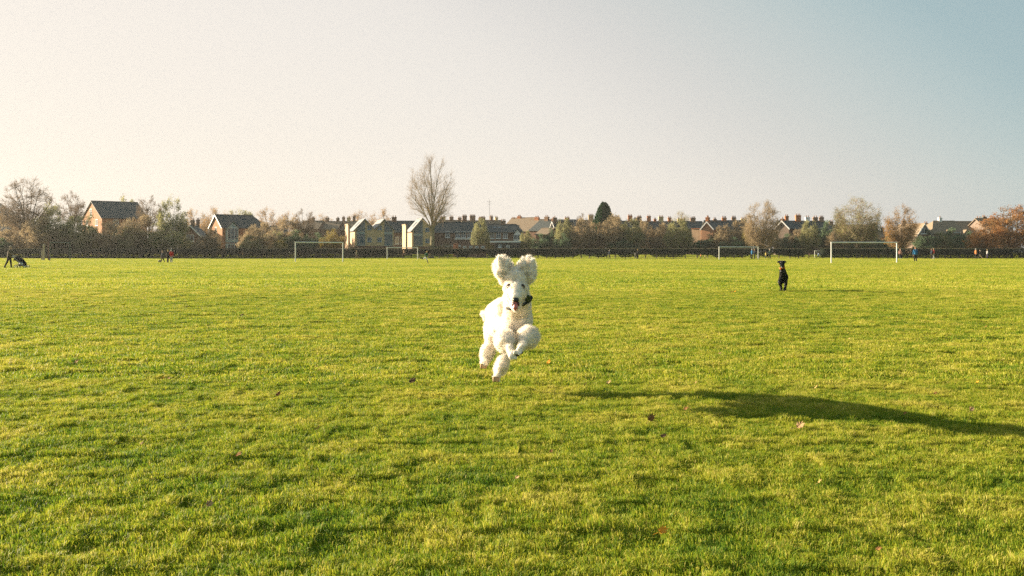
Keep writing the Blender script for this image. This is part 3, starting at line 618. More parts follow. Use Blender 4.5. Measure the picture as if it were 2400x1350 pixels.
# modern flats
def flats(name, label, pc, Y, phi, units, unit_px_r, W, eave, apex, pillar, barge=True):
    ph = math.radians(phi); c, s = math.cos(ph), math.sin(ph); x0 = X(pc, Y); t = (unit_px_r - 1200) / F; L = (t * Y - x0) / (c - t * s)
    root = empty(name, (x0, Y, 0), ph); ez = Z(eave, Y); az_ = Z(apex, Y); u = L / units
    w = MB(); w.box(0, L, 0, W, -.3, 2.6); w.build('ground_storey', M_brick, root)
    w = MB()
    for i in range(units):
        a = i * u
        w.add([(a, 0, 2.6), (a + u, 0, 2.6), (a + u, 0, ez), (a + u/2, 0, az_ - .12), (a, 0, ez), (a, W, 2.6), (a + u, W, 2.6), (a + u, W, ez), (a + u/2, W, az_ - .12), (a, W, ez)], [(0,1,2,3,4), (9,8,7,6,5)])
    w.add([(0, 0, 2.6), (0, 0, ez), (0, W, ez), (0, W, 2.6), (L, 0, 2.6), (L, 0, ez), (L, W, ez), (L, W, 2.6)], [(0,1,2,3), (7,6,5,4)])
    w.build('wall', M_brick3, root)
    cl = MB(); cl.box(-.06, -.004, .15, W - .1, 2.3, ez - .1); cl.build('side_panel', M_cream, root)
    r = MB(); o = .45; k = (az_ - ez) / (u / 2)
    for i in range(units):
        a = i * u; ol = o if i == 0 else 0; orr = o if i == units - 1 else 0
        r.slab([(a - ol, W + o, ez - k*ol), (a - ol, -o, ez - k*ol), (a + u/2, -o, az_), (a + u/2, W + o, az_)], .16)
        r.slab([(a + u + orr, -o, ez - k*orr), (a + u + orr, W + o, ez - k*orr), (a + u/2, W + o, az_), (a + u/2, -o, az_)], .16)
    rf = r.build('roof', M_metalroof, root)
    sk = MB(); a = u/2 * .45; zz = ez + k * a
    sk.slab([(a - .5, W*.6, zz - k*.5 + .05), (a - .5, W*.3, zz - k*.5 + .05), (a + .5, W*.3, zz + k*.5 + .05), (a + .5, W*.6, zz + k*.5 + .05)], .05); sk.build('skylight', M_glass, rf)
    for i in range(units):
        a = i * u; left = (i % 2 == 0)
        g = MB(); f = MB(); x_in = a + u/2; x_out = a + .35 if left else a + u - .35
        lo, hi = min(x_in, x_out), max(x_in, x_out)
        # glazed corner: upper sloped strip and lower storey
        def topz(x): return ez + k * ((x - a) if x < a + u/2 else (a + u - x)) - .35
        n = 6
        for j in range(n):
            p0 = lo + (hi - lo) * j / n + .05; p1 = lo + (hi - lo) * (j + 1) / n - .05
            for (z0, z1) in ((2.9, 5.1), (5.7, None)):
                q0 = topz(p0) if z1 is None else z1; q1 = topz(p1) if z1 is None else z1
                g.slab([(p0, -.05, z0), (p1, -.05, z0), (p1, -.05, q1), (p0, -.05, q0)], .04)
            f.box(p1 + .01, p1 + .09, -.12, -.004, 2.8, min(topz(p0), topz(p1 + .09)))
        f.box(lo, hi, -.13, -.003, 5.15, 5.6); f.box(lo, hi, -.13, -.003, 2.65, 2.85)
        fr = f.build('glazed_corner', M_teal, root); g.build('pane', M_glass, fr)
        xw = a + u * (.74 if left else .26)
        for zc in (3.5, 6.1): window(root, 'front', xw, zc, .9, .9, W, frame=mat('blue_frame', (.25, .38, .48), .5))
    if barge:
        b = MB(); t_ = .06
        for i in range(units):
            a = i * u; ol = o if i == 0 else 0; orr = o if i == units - 1 else 0
            b.slab([(a - ol, -o - t_, ez - k*ol - .2), (a + u/2, -o - t_, az_ - .2), (a + u/2, -o - t_, az_ + .04), (a - ol, -o - t_, ez - k*ol + .04)], .055)
            b.slab([(a + u/2, -o - t_, az_ - .2), (a + u + orr, -o - t_, ez - k*orr - .2), (a + u + orr, -o - t_, ez - k*orr + .04), (a + u/2, -o - t_, az_ + .04)], .055)
        b.build('bargeboard', M_metalroof, root)
    # free standing lit stair pillar at the left end
    inv = root.matrix_basis.inverted() if False else Matrix.Rotation(-ph, 4, 'Z') @ Matrix.Translation((-x0, -Y, 0))
    pp = inv @ Vector((X(pillar[0], Y - 5), Y - 5, 0)); pw = (pillar[1] - pillar[0]) / F * Y
    dp = pw / (s + (pillar[0] - 1200) / F * c)
    m = MB(); m.box(pp.x, pp.x + .4, pp.y - dp, pp.y, -.3, Z(pillar[2], Y)); m.build('stair_pillar', M_cream, root)
    m = MB(); m.box(pp.x - .1, pp.x + .5, pp.y - dp - .1, pp.y + .1, Z(pillar[2], Y), Z(pillar[2], Y) + .2); m.build('coping', M_cream, root)
    tag(root, label, 'flats', GH); return root
flats('apartment_building', 'yellow brick flats with two pale gables and glazed corners', 832, 214, 16, 2, 923, 9.2, 536, 512, (808.5, 815.5, 530))
flats('apartment_building', 'single gabled yellow brick flats half hidden by the tall leafless tree', 966, 234, 16, 1, 1014, 6.2, 538, 510, (943, 950.5, 530))
house('brick_house', 'dark roofed house filling the gap between the two blocks of flats', 908, 262, 543, 518, phi=4, pr=972, W=9, wall=M_brick, roof=M_slate, chims=[(.22, 508, 1.1, 2)], wins=[('front', .35, 572, 1.0, 1.9), ('front', .55, 572, 1.0, 1.9)], group=GH)

# front terrace: two rows
def porch(root, x0, x1, z, d=1.2):
    m = MB(); m.box(x0, x1, -d, -.004, z, z + .18); m.build('porch_roof', M_white, root)
    w = MB(); g = MB(); n = int((x1 - x0) / 1.2)
    for i in range(n):
        a = x0 + .15 + i * (x1 - x0 - .3) / n; w.box(a, a + .12, -d + .1, -d + .2, 1.2, z - .25); g.box(a + .14, a + (x1 - x0) / n - .12, -d + .12, -d + .16, 1.3, z - .35)
    w.box(x0, x1, -d + .08, -d + .22, z - .24, z - .08); w.box(x0, x1, -d + .08, -d + .22, .9, 1.18)
    f = w.build('bay_window', M_white, root); g.build('pane', M_glass, f)
ha = house('terraced_house', 'dark roofed terraced house with a white bay just right of the tall leafless tree', 1014, 240, 544, 521, phi=-2, pr=1078, W=9, wins=[('front', .55, 557, 1.1, 1.5), ('front', .92, 557, 1.0, 1.5)], chims=[(.25, 512, .9, 2)], group=GH)
porch(ha, 2.2, 6.0, 2.75)
hb = house('terraced_house', 'terraced house with a white bay window and lean-to above the orange kiosk', 1078.5, 240, 544, 521, phi=-2, pr=1128, W=9, wins=[('front', .15, 557, 1.1, 1.5), ('front', .45, 557, 1.1, 1.5), ('front', .68, 557, 1.1, 1.5)], chims=[(.95, 513, 1.0, 3)], group=GH)
porch(hb, -.6, 4.9, 2.75); m = MB(); m.box(-1.2, 5.2, -1.6, -1.25, 4.3, 4.55); m.build('white_gutter', M_white, hb)
hc = house('terraced_house', 'dark hipped terraced house with rooflights and a white gabled dormer', 1143, 240, 543, 526, phi=-2, pr=1226, W=9, hip_r=2.0, wins=[('front', .12, 559, 1.1, 1.5), ('front', .3, 559, 1.1, 1.5), ('front', .5, 559, 1.1, 1.5)], chims=[(.42, 516, 1.0, 3)], group=GH)
bay(hc, 7.2, 1.9, .5, [(3.6, 5.6)], 7.0, M_slate, M_white)
m = MB()
for xx in (1.2, 2.4): m.slab([(xx, 1.9, Z(534, 240)), (xx + .7, 1.9, Z(534, 240)), (xx + .7, 2.7, Z(531, 240)), (xx, 2.7, Z(531, 240))], .05)
m.build('rooflight', M_glass, hc)
ga = empty('garage', (X(1160, 222), 222, 0)); m = MB(); m.box(0, 5.6, 0, 4, -.2, 3.4); m.build('wall', mat('dark_cladding', (.05, .06, .055), .8), ga)
m = MB(); m.box(-1.1, 5.75, -.35, 4.2, 3.4, 3.75); m.build('flat_roof', M_white, ga)
window(ga, 'front', 2.9, .6, .75, 2.2, 4); window(ga, 'front', 1.1, 2.3, .7, .6, 4)
tag(ga, 'dark flat roofed outbuilding with a bright white roof edge', 'outbuilding', GH)
ki = empty('brick_kiosk', (X(1066, 213), 213, .2), .5); m = MB(); m.box(0, .85, 0, .8, -.1, 2.75); m.build('wall', mat('orange_box', (.60, .22, .10), .7), ki)
m = MB(); m.add([(-.1, -.1, 2.75), (.95, -.1, 2.75), (.95, .9, 2.75), (-.1, .9, 2.75), (.42, .4, 3.05)], [(0,1,4),(1,2,4),(2,3,4),(3,0,4),(3,2,1,0)]); m.build('roof', M_brick2, ki)
tag(ki, 'small orange brick kiosk standing just above the hedge', 'kiosk')
sh = empty('glasshouse', (X(1080, 206), 206, 0)); m = MB(); m.box(0, 5.2, 0, 2.2, -.1, 2.7); m.build('wall', M_brick, sh)
for i in range(4): window(sh, 'front', .8 + i * 1.25, 1.6, .7, .9, 2)
tag(sh, 'low dark shed with four small windows right of the orange kiosk', 'shed')

# back rows, roofs stepping down to the right with their chimneys
GB = 'rows of terraced roofs on the skyline'
rows = [('terraced_house', 'terraced roof on the skyline behind the left goal, leftmost', 700, 300, 535, 518, -8, 745, 9, [(.5, 511, .9, 2)], M_tile),
        ('terraced_house', 'terraced roof above the left goal with two chimneys', 745, 302, 536, 519, -8, 790, 9, [(.25, 510, .8, 2), (.8, 510, .8, 2)], M_tile),
        ('terraced_house', 'terraced roof with three chimneys just left of the twin gabled flats', 790, 304, 538, 519, -8, 838, 9, [(.1, 509, .8, 2), (.35, 509, .8, 2), (.62, 508, .8, 2)], M_tile),
        ('terraced_house', 'long lit roof on the skyline right of the tall leafless tree', 1034, 300, 535, 516, 10, 1090, 9, [(.15, 508, 1.2, 3), (.5, 507, 1.2, 3), (.85, 510, 1.2, 3)], M_tile),
        ('terraced_house', 'skyline roof with two tall chimneys left of the thin mast', 1088, 296, 535, 517, 10, 1132, 9, [(.12, 505, 1.2, 4), (.55, 504, 1.6, 5), (.95, 511, .9, 2)], M_tile),
        ('terraced_house', 'skyline roof with pointed chimney right of the thin mast', 1134, 300, 536, 516, 16, 1182, 9, [(.15, 508, 1.1, 3), (.55, 506, .9, 2), (.8, 508, .9, 2)], M_tile),
        ('terraced_house', 'lit brown roof above the white gabled dormer', 1176, 296, 538, 511, -35, 1232, 11, [(.05, 511, .9, 2), (.3, 506, 1.3, 3)], M_tile),
        ('terraced_house', 'lit sloping roof with a square chimney above the leaping white dog', 1216, 280, 541, 515, -35, 1266, 11, [(.35, 509, 1.3, 3)], M_tile),
        ('terraced_house', 'dark gabled house with a tall chimney left of the pinkish gable', 1240, 262, 540, 517, -38, 1284, 10, [(.35, 507, 1.0, 2)], M_slate)]
for nm, lab, pc, Y, ev, rd, phi, pr, W, ch, rm in rows: house(nm, lab, pc, Y, ev, rd, phi=phi, pr=pr, W=W, chims=ch, roof=rm, group=GB)
hg = house('terraced_house', 'pinkish lit gable end above the leaping white dog, right of its ears', 1304, 256, 541, 519, phi=46, pl=1287, pr=1350, wall=mat('pink_render', (.62, .42, .33), .9), roof=M_slate, barge=True, chims=[(.02, 512, .8, 1), (.1, 511, .8, 1)], wins=[('side', .5, 534, .7, 1.4)], group=GH)
house('terraced_house', 'low gabled rear wing with a pale lit wall left of the pinkish gable', 1256, 246, 548, 535, phi=-35, W=6, pr=1282, wall=M_brick2, roof=M_tile, group=GH)
rows = [('dark ridge with one chimney left of the green conifer', 1306, 300, 533, 515, 1350, [(.6, 508, 1.5, 3)]),
        ('dark ridge with a chimney hidden partly behind the conifer left side', 1350, 298, 534, 516, 1402, [(.75, 505, 1.6, 4), (.3, 514, .9, 2)]),
        ('skyline roof just right of the green conifer with three chimneys', 1436, 290, 535, 518, 1500, [(.22, 507, 1.2, 3), (.72, 504, 1.2, 3), (.92, 511, .8, 2)]),
        ('skyline roof with close set chimneys above the brown shrubs', 1500, 288, 536, 519, 1552, [(.04, 509, 1.0, 2), (.1, 509, 1.0, 2), (.52, 508, 1.1, 2), (.8, 512, .8, 2)]),
        ('dark skyline roof with two chimneys in the middle of the chimney row', 1552, 288, 536, 519, 1600, [(.08, 508, 1.2, 3), (.5, 508, .9, 2), (.95, 512, .7, 2)]),
        ('dark skyline roof left of the orange gable with white extension', 1600, 286, 536, 519, 1652, [(.15, 512, .9, 2), (.55, 511, .8, 2), (.66, 510, .9, 2)])]
for lab, pc, Y, ev, rd, pr, ch in rows: house('terraced_house', lab, pc, Y, ev, rd, phi=2, pr=pr, W=9, chims=ch, roof=M_slate, group=GB)
hd = house('end_house', 'end house with an orange gable, white bargeboards and a white extension', 1671, 238, 534, 519, phi=58, pl=1644, pr=1700, wall=M_brick2, roof=M_slate, barge=True, chims=[(.04, 508, 1.0, 2)], group=GH)
W_ = hd['_W']; m = MB(); m.box(.2, 3.2, W_ + .004, W_ + 2.6, -.2, Z(537, 243)); m.build('extension', M_cream, hd); m = MB(); m.box(.05, 3.35, W_ - .1, W_ + 2.75, Z(537, 243), Z(537, 243) + .15); m.build('extension_roof', M_brick2, hd)
house('terraced_house', 'long dark terrace roof with chimneys right of the orange gable', 1660, 248, 540, 517, phi=0, pr=1756, W=9, roof=M_slate, chims=[(.25, 513, .9, 2), (.48, 509, 1.1, 3), (.72, 509, 1.1, 3), (.97, 510, 1.2, 3)], group=GH)
hf = house('terraced_house', 'terrace with a bright white bargeboard and a row of chimneys behind the black dog', 1849, 240, 533, 517, phi=50, pl=1818, pr=1868, L=5, W=None, wall=M_brick, roof=M_slate, barge=True, chims=[(.02, 511, .9, 1)], group=GH)
house('terraced_house', 'terrace roof with five chimneys between the black dog and the right goal', 1838, 250, 540, 518, phi=2, pr=1962, W=9, wall=M_brick, roof=M_slate, hip_r=1.8, chims=[(.15, 506, 1.0, 2), (.37, 506, 1.3, 3), (.55, 508, 1.0, 2, M_white), (.70, 510, 1.1, 2), (.82, 509, 1.0, 3)], wins=[('front', .2, 548, 1.2, 1.5), ('front', .45, 548, 1.2, 1.5), ('front', .7, 548, 1.2, 1.5)], group=GH)
house('terraced_house', 'low roof behind the large pale twiggy tree', 1960, 262, 542, 527, phi=2, pr=2060, W=9, wall=M_brick, roof=M_slate, group=GH, chims=[(.02, 518, 1.0, 2)])
house('cream_house', 'small cream wall and dark chimney between the twiggy tree and the orange one', 2066, 246, 554, 544, phi=10, pr=2084, W=4, wall=M_cream, roof=M_tile, chims=[(.6, 531, .9, 2, M_slate)], group=GH)
hh = house('tudor_house', 'dark pointed gable with a small window, right of the orange olive tree', 2148, 232, 552, 524, phi=12, pr=2184, W=10, ridge_dir='y', wall=M_brick, roof=M_tile, barge=True, wins=[('front', .5, 548, 2.0, 1.4)], chims=[(.8, 518, .8, 2)], group=GH)
house('tudor_house', 'low dark roof linking the pointed gable and the big hipped roof', 2170, 252, 545, 529, phi=0, pr=2200, W=8, wall=M_brick, roof=M_slate, chims=[(.5, 522, .9, 2, M_cream)], group=GH)
ht = house('tudor_house', 'big hipped dark roof with two pale gables and a white chimney', 2186, 236, 546, 518, phi=4, pr=2262, W=11, wall=M_cream, roof=M_tile, hip_l=3.2, chims=[(.58, 511, .8, 1, M_white)], wins=[('front', .3, 556, 1.6, 1.2), ('front', .75, 556, 1.6, 1.2)], group=GH)
bay(ht, 4.0, 3.0, .6, [(3.0, 4.9)], 6.6, M_tile, M_cream); bay(ht, 8.0, 3.0, .6, [(3.0, 4.9)], 6.6, M_tile, M_cream)
house('tudor_house', 'long dark roof between the big hipped roof and the rusty orange tree', 2256, 244, 545, 519, phi=2, pr=2326, W=10, wall=M_cream, roof=M_tile, group=GH, chims=[(.88, 512, 1.1, 2, M_cream)])
house('tudor_house', 'house with a lit sloping roof and dark chimney against the rusty orange tree', 2324, 240, 545, 512, phi=18, pr=2370, W=10, wall=M_brick, roof=M_tile, group=GH, chims=[(.4, 508, 1.0, 2, M_slate)])
# thin mast
m = MB(); Ym = 262; xm = X(1147, Ym); m.tube([(xm, Ym, 0), (xm, Ym, Z(468, Ym))], [.07, .04], 6); m.tube([(xm - .6, Ym, Z(473, Ym)), (xm + .6, Ym, Z(473, Ym))], .03, 5)
m.tube([(xm - .45, Ym, Z(478, Ym)), (xm + .45, Ym, Z(478, Ym))], .025, 5); o = m.build('aerial_mast', mat('grey_steel', (.30, .29, .28), .5, metal=.4)); tag(o, 'thin tall aerial mast rising above the roofs', 'mast')

# ------------------------------------------------------------------ goals
def goal(label, A, B, h, r=.06, m=None, net=None, group='football goals', stays=0):
    A = Vector(A); B = Vector(B); root = empty('football_goal', (A + B) / 2); c = (A + B) / 2; m = m or M_post
    for Q in (A, B):
        p = MB(); q = Q - c; z = float(gz(Q.x, Q.y)); p.tube([(q.x, q.y, z - .1), (q.x, q.y, h + r)], r, 8); p.build('post', m, root)
    p = MB(); a = A - c; b = B - c; d = (b - a).normalized() * r; p.tube([(a.x + d.x, a.y + d.y, h), (b.x - d.x, b.y - d.y, h)], r * .98, 8); p.build('crossbar', m, root)
    if stays:
        for Q in (a, b):
            p = MB(); p.tube([(Q.x, Q.y + r, h - .02), (Q.x + stays * .15, Q.y + abs(stays) * .9, h - .4), (Q.x + stays * .15, Q.y + abs(stays), .05)], .025, 5); p.build('net_stay', m, root)
    tag(root, label, 'goal', group); return root
goal('white goal at left, full size, in front of the flats', (X(692.5, 119.5), 119.5, 0), (X(803.5, 124.0), 124.0, 0), 2.42, .065)
goal('smaller white goal between the flats and the tall leafless tree', (X(907.5, 167), 167, 0), (X(979, 168), 168, 0), 2.02, .06)
goal('white goal in front of the hedge left of the black dog', (X(1685.5, 166), 166, 0), (X(1777, 167), 167, 0), 2.1, .065)
goal('large white goal at right, nearest the camera', (X(1948.5, 114), 114, 0), (X(2102, 114.5), 114.5, 0), 2.34, .07)
goal('dark unlit goal frame near the left edge', (X(117, 136), 136, 0), (X(164, 142), 142, 0), 2.56, .06, mat('shaded_goal_paint', (.10, .14, .13), .6))  # dark green colour stands in for the shade on this frame
goal('white goal beyond the hedge with only its crossbar showing', (X(575, 206), 206, 0), (X(652, 206), 206, 0), 1.98, .06, stays=1.2)
g = goal('small five-a-side goal with a sloping side seen through the hedge gap', (X(1909.5, 205), 205, 0), (X(1924, 209), 209, 0), Z(587.5, 206), .05)
m = MB(); zt = Z(587.5, 206); gx = X(1924, 209) - (X(1909.5, 205) + X(1924, 209)) / 2
for (ax, ay) in ((gx, 2.0), (-gx, -2.0)): m.tube([(ax, ay, zt), (ax + 1.7, ay + .2, .05)], .035, 5)
m.tube([(gx + 1.7, 2.2, .06), (-gx + 1.7, -1.8, .06)], .035, 5); m.build('net_frame', M_post, g)
nb = MB()
for i in range(7):
    t = i / 6; nb.tube([(-gx + (2 * gx) * t, -2.0 + 4 * t, zt), (-gx + 1.7 + (2 * gx) * t, -1.9 + 4 * t, .05)], .008, 3, False)
for i in range(6):
    t = (i + .5) / 6; nb.tube([(-gx + 1.7 * t, -2.0 + .2 * t, zt * (1 - t)), (gx + 1.7 * t, 2.0 + .2 * t, zt * (1 - t))], .008, 3, False)
nb.build('net', M_post, g)
# wooden posts at left
for (px, top, bot, mm, lab, w) in ((102.5, 572, 600, mat('weathered_wood', (.50, .42, .30), .9), 'pale weathered wooden post sticking up above the hedge', .32), (98, 586, 601, MATS['weathered_wood'], 'short pale post just left of the tall weathered one', .2), (114.5, 566, 600, mat('reddish_wood', (.22, .11, .08), .9), 'dark reddish wooden post beside the unlit goal', .28)):
    Y = 150 + R.uniform(-2, 2); m = MB(); x = X(px, Y); zt = Z(top, Y); m.tube([(x, Y, -.1), (x, Y, zt - .12), (x, Y, zt)], [w / 2, w / 2 * .92, w / 2 * .6], 8); tag(m.build('wooden_post', mm), lab, 'post')

# ------------------------------------------------------------------ blob bodies (joined, voxel remeshed, smoothed)
def cap_verts(mb, a, ra, b, rb, seg=10):
    mb.prims.append(('c', np.array(a, float), ra, np.array(b, float), rb))
    a = Vector(a); b = Vector(b); d = b - a; L = d.length
    d = d / L if L > 1e-6 else Vector((0, 0, 1))
    pts = []; rad = []
    for t in (-1, -.85, -.6, -.3, 0): pts.append(a + d * ra * t); rad.append(ra * math.sqrt(max(1 - t * t, .0004)))
    for t in (0, .3, .6, .85, 1): pts.append(b + d * rb * t); rad.append(rb * math.sqrt(max(1 - t * t, .0004)))
    if L < 1e-4: pts.pop(5); rad.pop(5)
    mb.tube(pts, rad, seg)
def ell(mb, c, r, rot=(0, 0, 0), seg=12):
    from mathutils import Euler
    E = Euler(rot).to_matrix(); mb.prims.append(('e', np.array(c, float), np.array(r, float), np.array(E)))
    c = Vector(c); vs = []; fs = []; rings = 7
    vs.append(c + E @ Vector((0, 0, -r[2])))
    for i in range(1, rings):
        ph = -math.pi/2 + math.pi * i / rings
        for k in range(seg):
            t = 2 * math.pi * k / seg; vs.append(c + E @ Vector((r[0] * math.cos(ph) * math.cos(t), r[1] * math.cos(ph) * math.sin(t), r[2] * math.sin(ph))))
    vs.append(c + E @ Vector((0, 0, r[2]))); n = len(vs)
    for k in range(seg): fs.append((0, 1 + (k + 1) % seg, 1 + k)); fs.append((n - 1, n - 1 - seg + k, n - 1 - seg + (k + 1) % seg))
    for i in range(rings - 2):
        for k in range(seg):
            a = 1 + i * seg + k; b = 1 + i * seg + (k + 1) % seg; fs.append((a, b, b + seg, a + seg))
    mb.add(vs, fs)
def remesh(mb, voxel, smooth=4, disp=None):
    """one continuous skin round all capsules and ellipsoids: smooth-union distance field + surface nets"""
    h = voxel; lo = []; hi = []
    for p in mb.prims:
        if p[0] == 'c': r = max(p[2], p[4]); lo.append(np.minimum(p[1], p[3]) - r); hi.append(np.maximum(p[1], p[3]) + r)
        else: r = max(p[2]); lo.append(p[1] - r); hi.append(p[1] + r)
    o = np.min(lo, 0) - 3 * h; n = np.ceil((np.max(hi, 0) + 3 * h - o) / h).astype(int) + 1
    Fd = np.full(n, 4 * h, dtype=np.float32); k = (.35 + .25 * smooth) * h * (1 if smooth else .01)
    for p, l, u in zip(mb.prims, lo, hi):
        a = np.maximum(((l - o) / h).astype(int) - 3, 0); b = np.minimum(((u - o) / h).astype(int) + 5, n)
        g = np.stack(np.meshgrid(*[o[i] + h * np.arange(a[i], b[i]) for i in range(3)], indexing='ij'), -1)
        if p[0] == 'c':
            ba = p[3] - p[1]; L2 = float(ba @ ba) + 1e-12; t = np.clip(((g - p[1]) @ ba) / L2, 0, 1)
            d = np.linalg.norm(g - p[1] - t[..., None] * ba, axis=-1) - (p[2] + (p[4] - p[2]) * t)
        else:
            q = (g - p[1]) @ p[3]; k0 = np.linalg.norm(q / p[2], axis=-1); k1 = np.linalg.norm(q / p[2] ** 2, axis=-1) + 1e-9; d = k0 * (k0 - 1) / k1
        sl = Fd[a[0]:b[0], a[1]:b[1], a[2]:b[2]]; w = np.clip(.5 + .5 * (d - sl) / k, 0, 1)
        Fd[a[0]:b[0], a[1]:b[1], a[2]:b[2]] = d * (1 - w) + sl * w - k * w * (1 - w)
    ins = Fd < 0; c = [ins[i:n[0] - 1 + i, j:n[1] - 1 + j, l:n[2] - 1 + l] for i in (0, 1) for j in (0, 1) for l in (0, 1)]
    cnt = sum(x.astype(np.int8) for x in c); act = (cnt > 0) & (cnt < 8); idx = np.full(act.shape, -1, dtype=np.int64); A = np.argwhere(act); idx[act] = np.arange(len(A))
    S = np.zeros((len(A), 3)); N = np.zeros(len(A))
    for ax in range(3):
        oth = [x for x in range(3) if x != ax]
        for i in (0, 1):
            for j in (0, 1):
                q0 = A.copy(); q0[:, oth[0]] += i; q0[:, oth[1]] += j; q1 = q0.copy(); q1[:, ax] += 1
                f0 = Fd[tuple(q0.T)]; f1 = Fd[tuple(q1.T)]; m = (f0 < 0) != (f1 < 0); t = np.where(m, f0 / np.where(m, f0 - f1, 1), 0)
                pt = q0.astype(float); pt[:, ax] += t; S += pt * m[:, None]; N += m
    V = o + h * S / N[:, None]; Q = []
    for ax in range(3):
        s0 = [slice(0, n[i]) for i in range(3)]; s1 = list(s0); s0[ax] = slice(0, n[ax] - 1); s1[ax] = slice(1, n[ax])
        m0 = ins[tuple(s0)]; m1 = ins[tuple(s1)]; E = np.argwhere(m0 != m1); u, v = (ax + 1) % 3, (ax + 2) % 3
        fl = m0[tuple(E.T)]; qs = []
        for du, dv in ((0, 0), (-1, 0), (-1, -1), (0, -1)):
            e = E.copy(); e[:, u] += du; e[:, v] += dv; qs.append(idx[tuple(e.T)])
        q = np.stack(qs, 1); q[~fl] = q[~fl][:, ::-1]; Q.append(q)
    me2 = np_mesh('skin', V, np.concatenate(Q))
    if disp:
        sc_, amp = disp; nv = len(me2.vertices); co = np.empty(nv * 3, np.float32); no = np.empty(nv * 3, np.float32)
        me2.vertices.foreach_get('co', co); me2.vertex_normals.foreach_get('vector', no); co = co.reshape(-1, 3); no = no.reshape(-1, 3)
        am = amp(co) if callable(amp) else np.full(nv, amp)
        d = np.array([mnoise.noise(Vector(p) * sc_) + .4 * mnoise.noise(Vector(p) * sc_ * 2.4) for p in co.tolist()])
        co = co + no * (am * d)[:, None]; me2.vertices.foreach_set('co', co.astype(np.float32).ravel()); me2.update()
    return me2

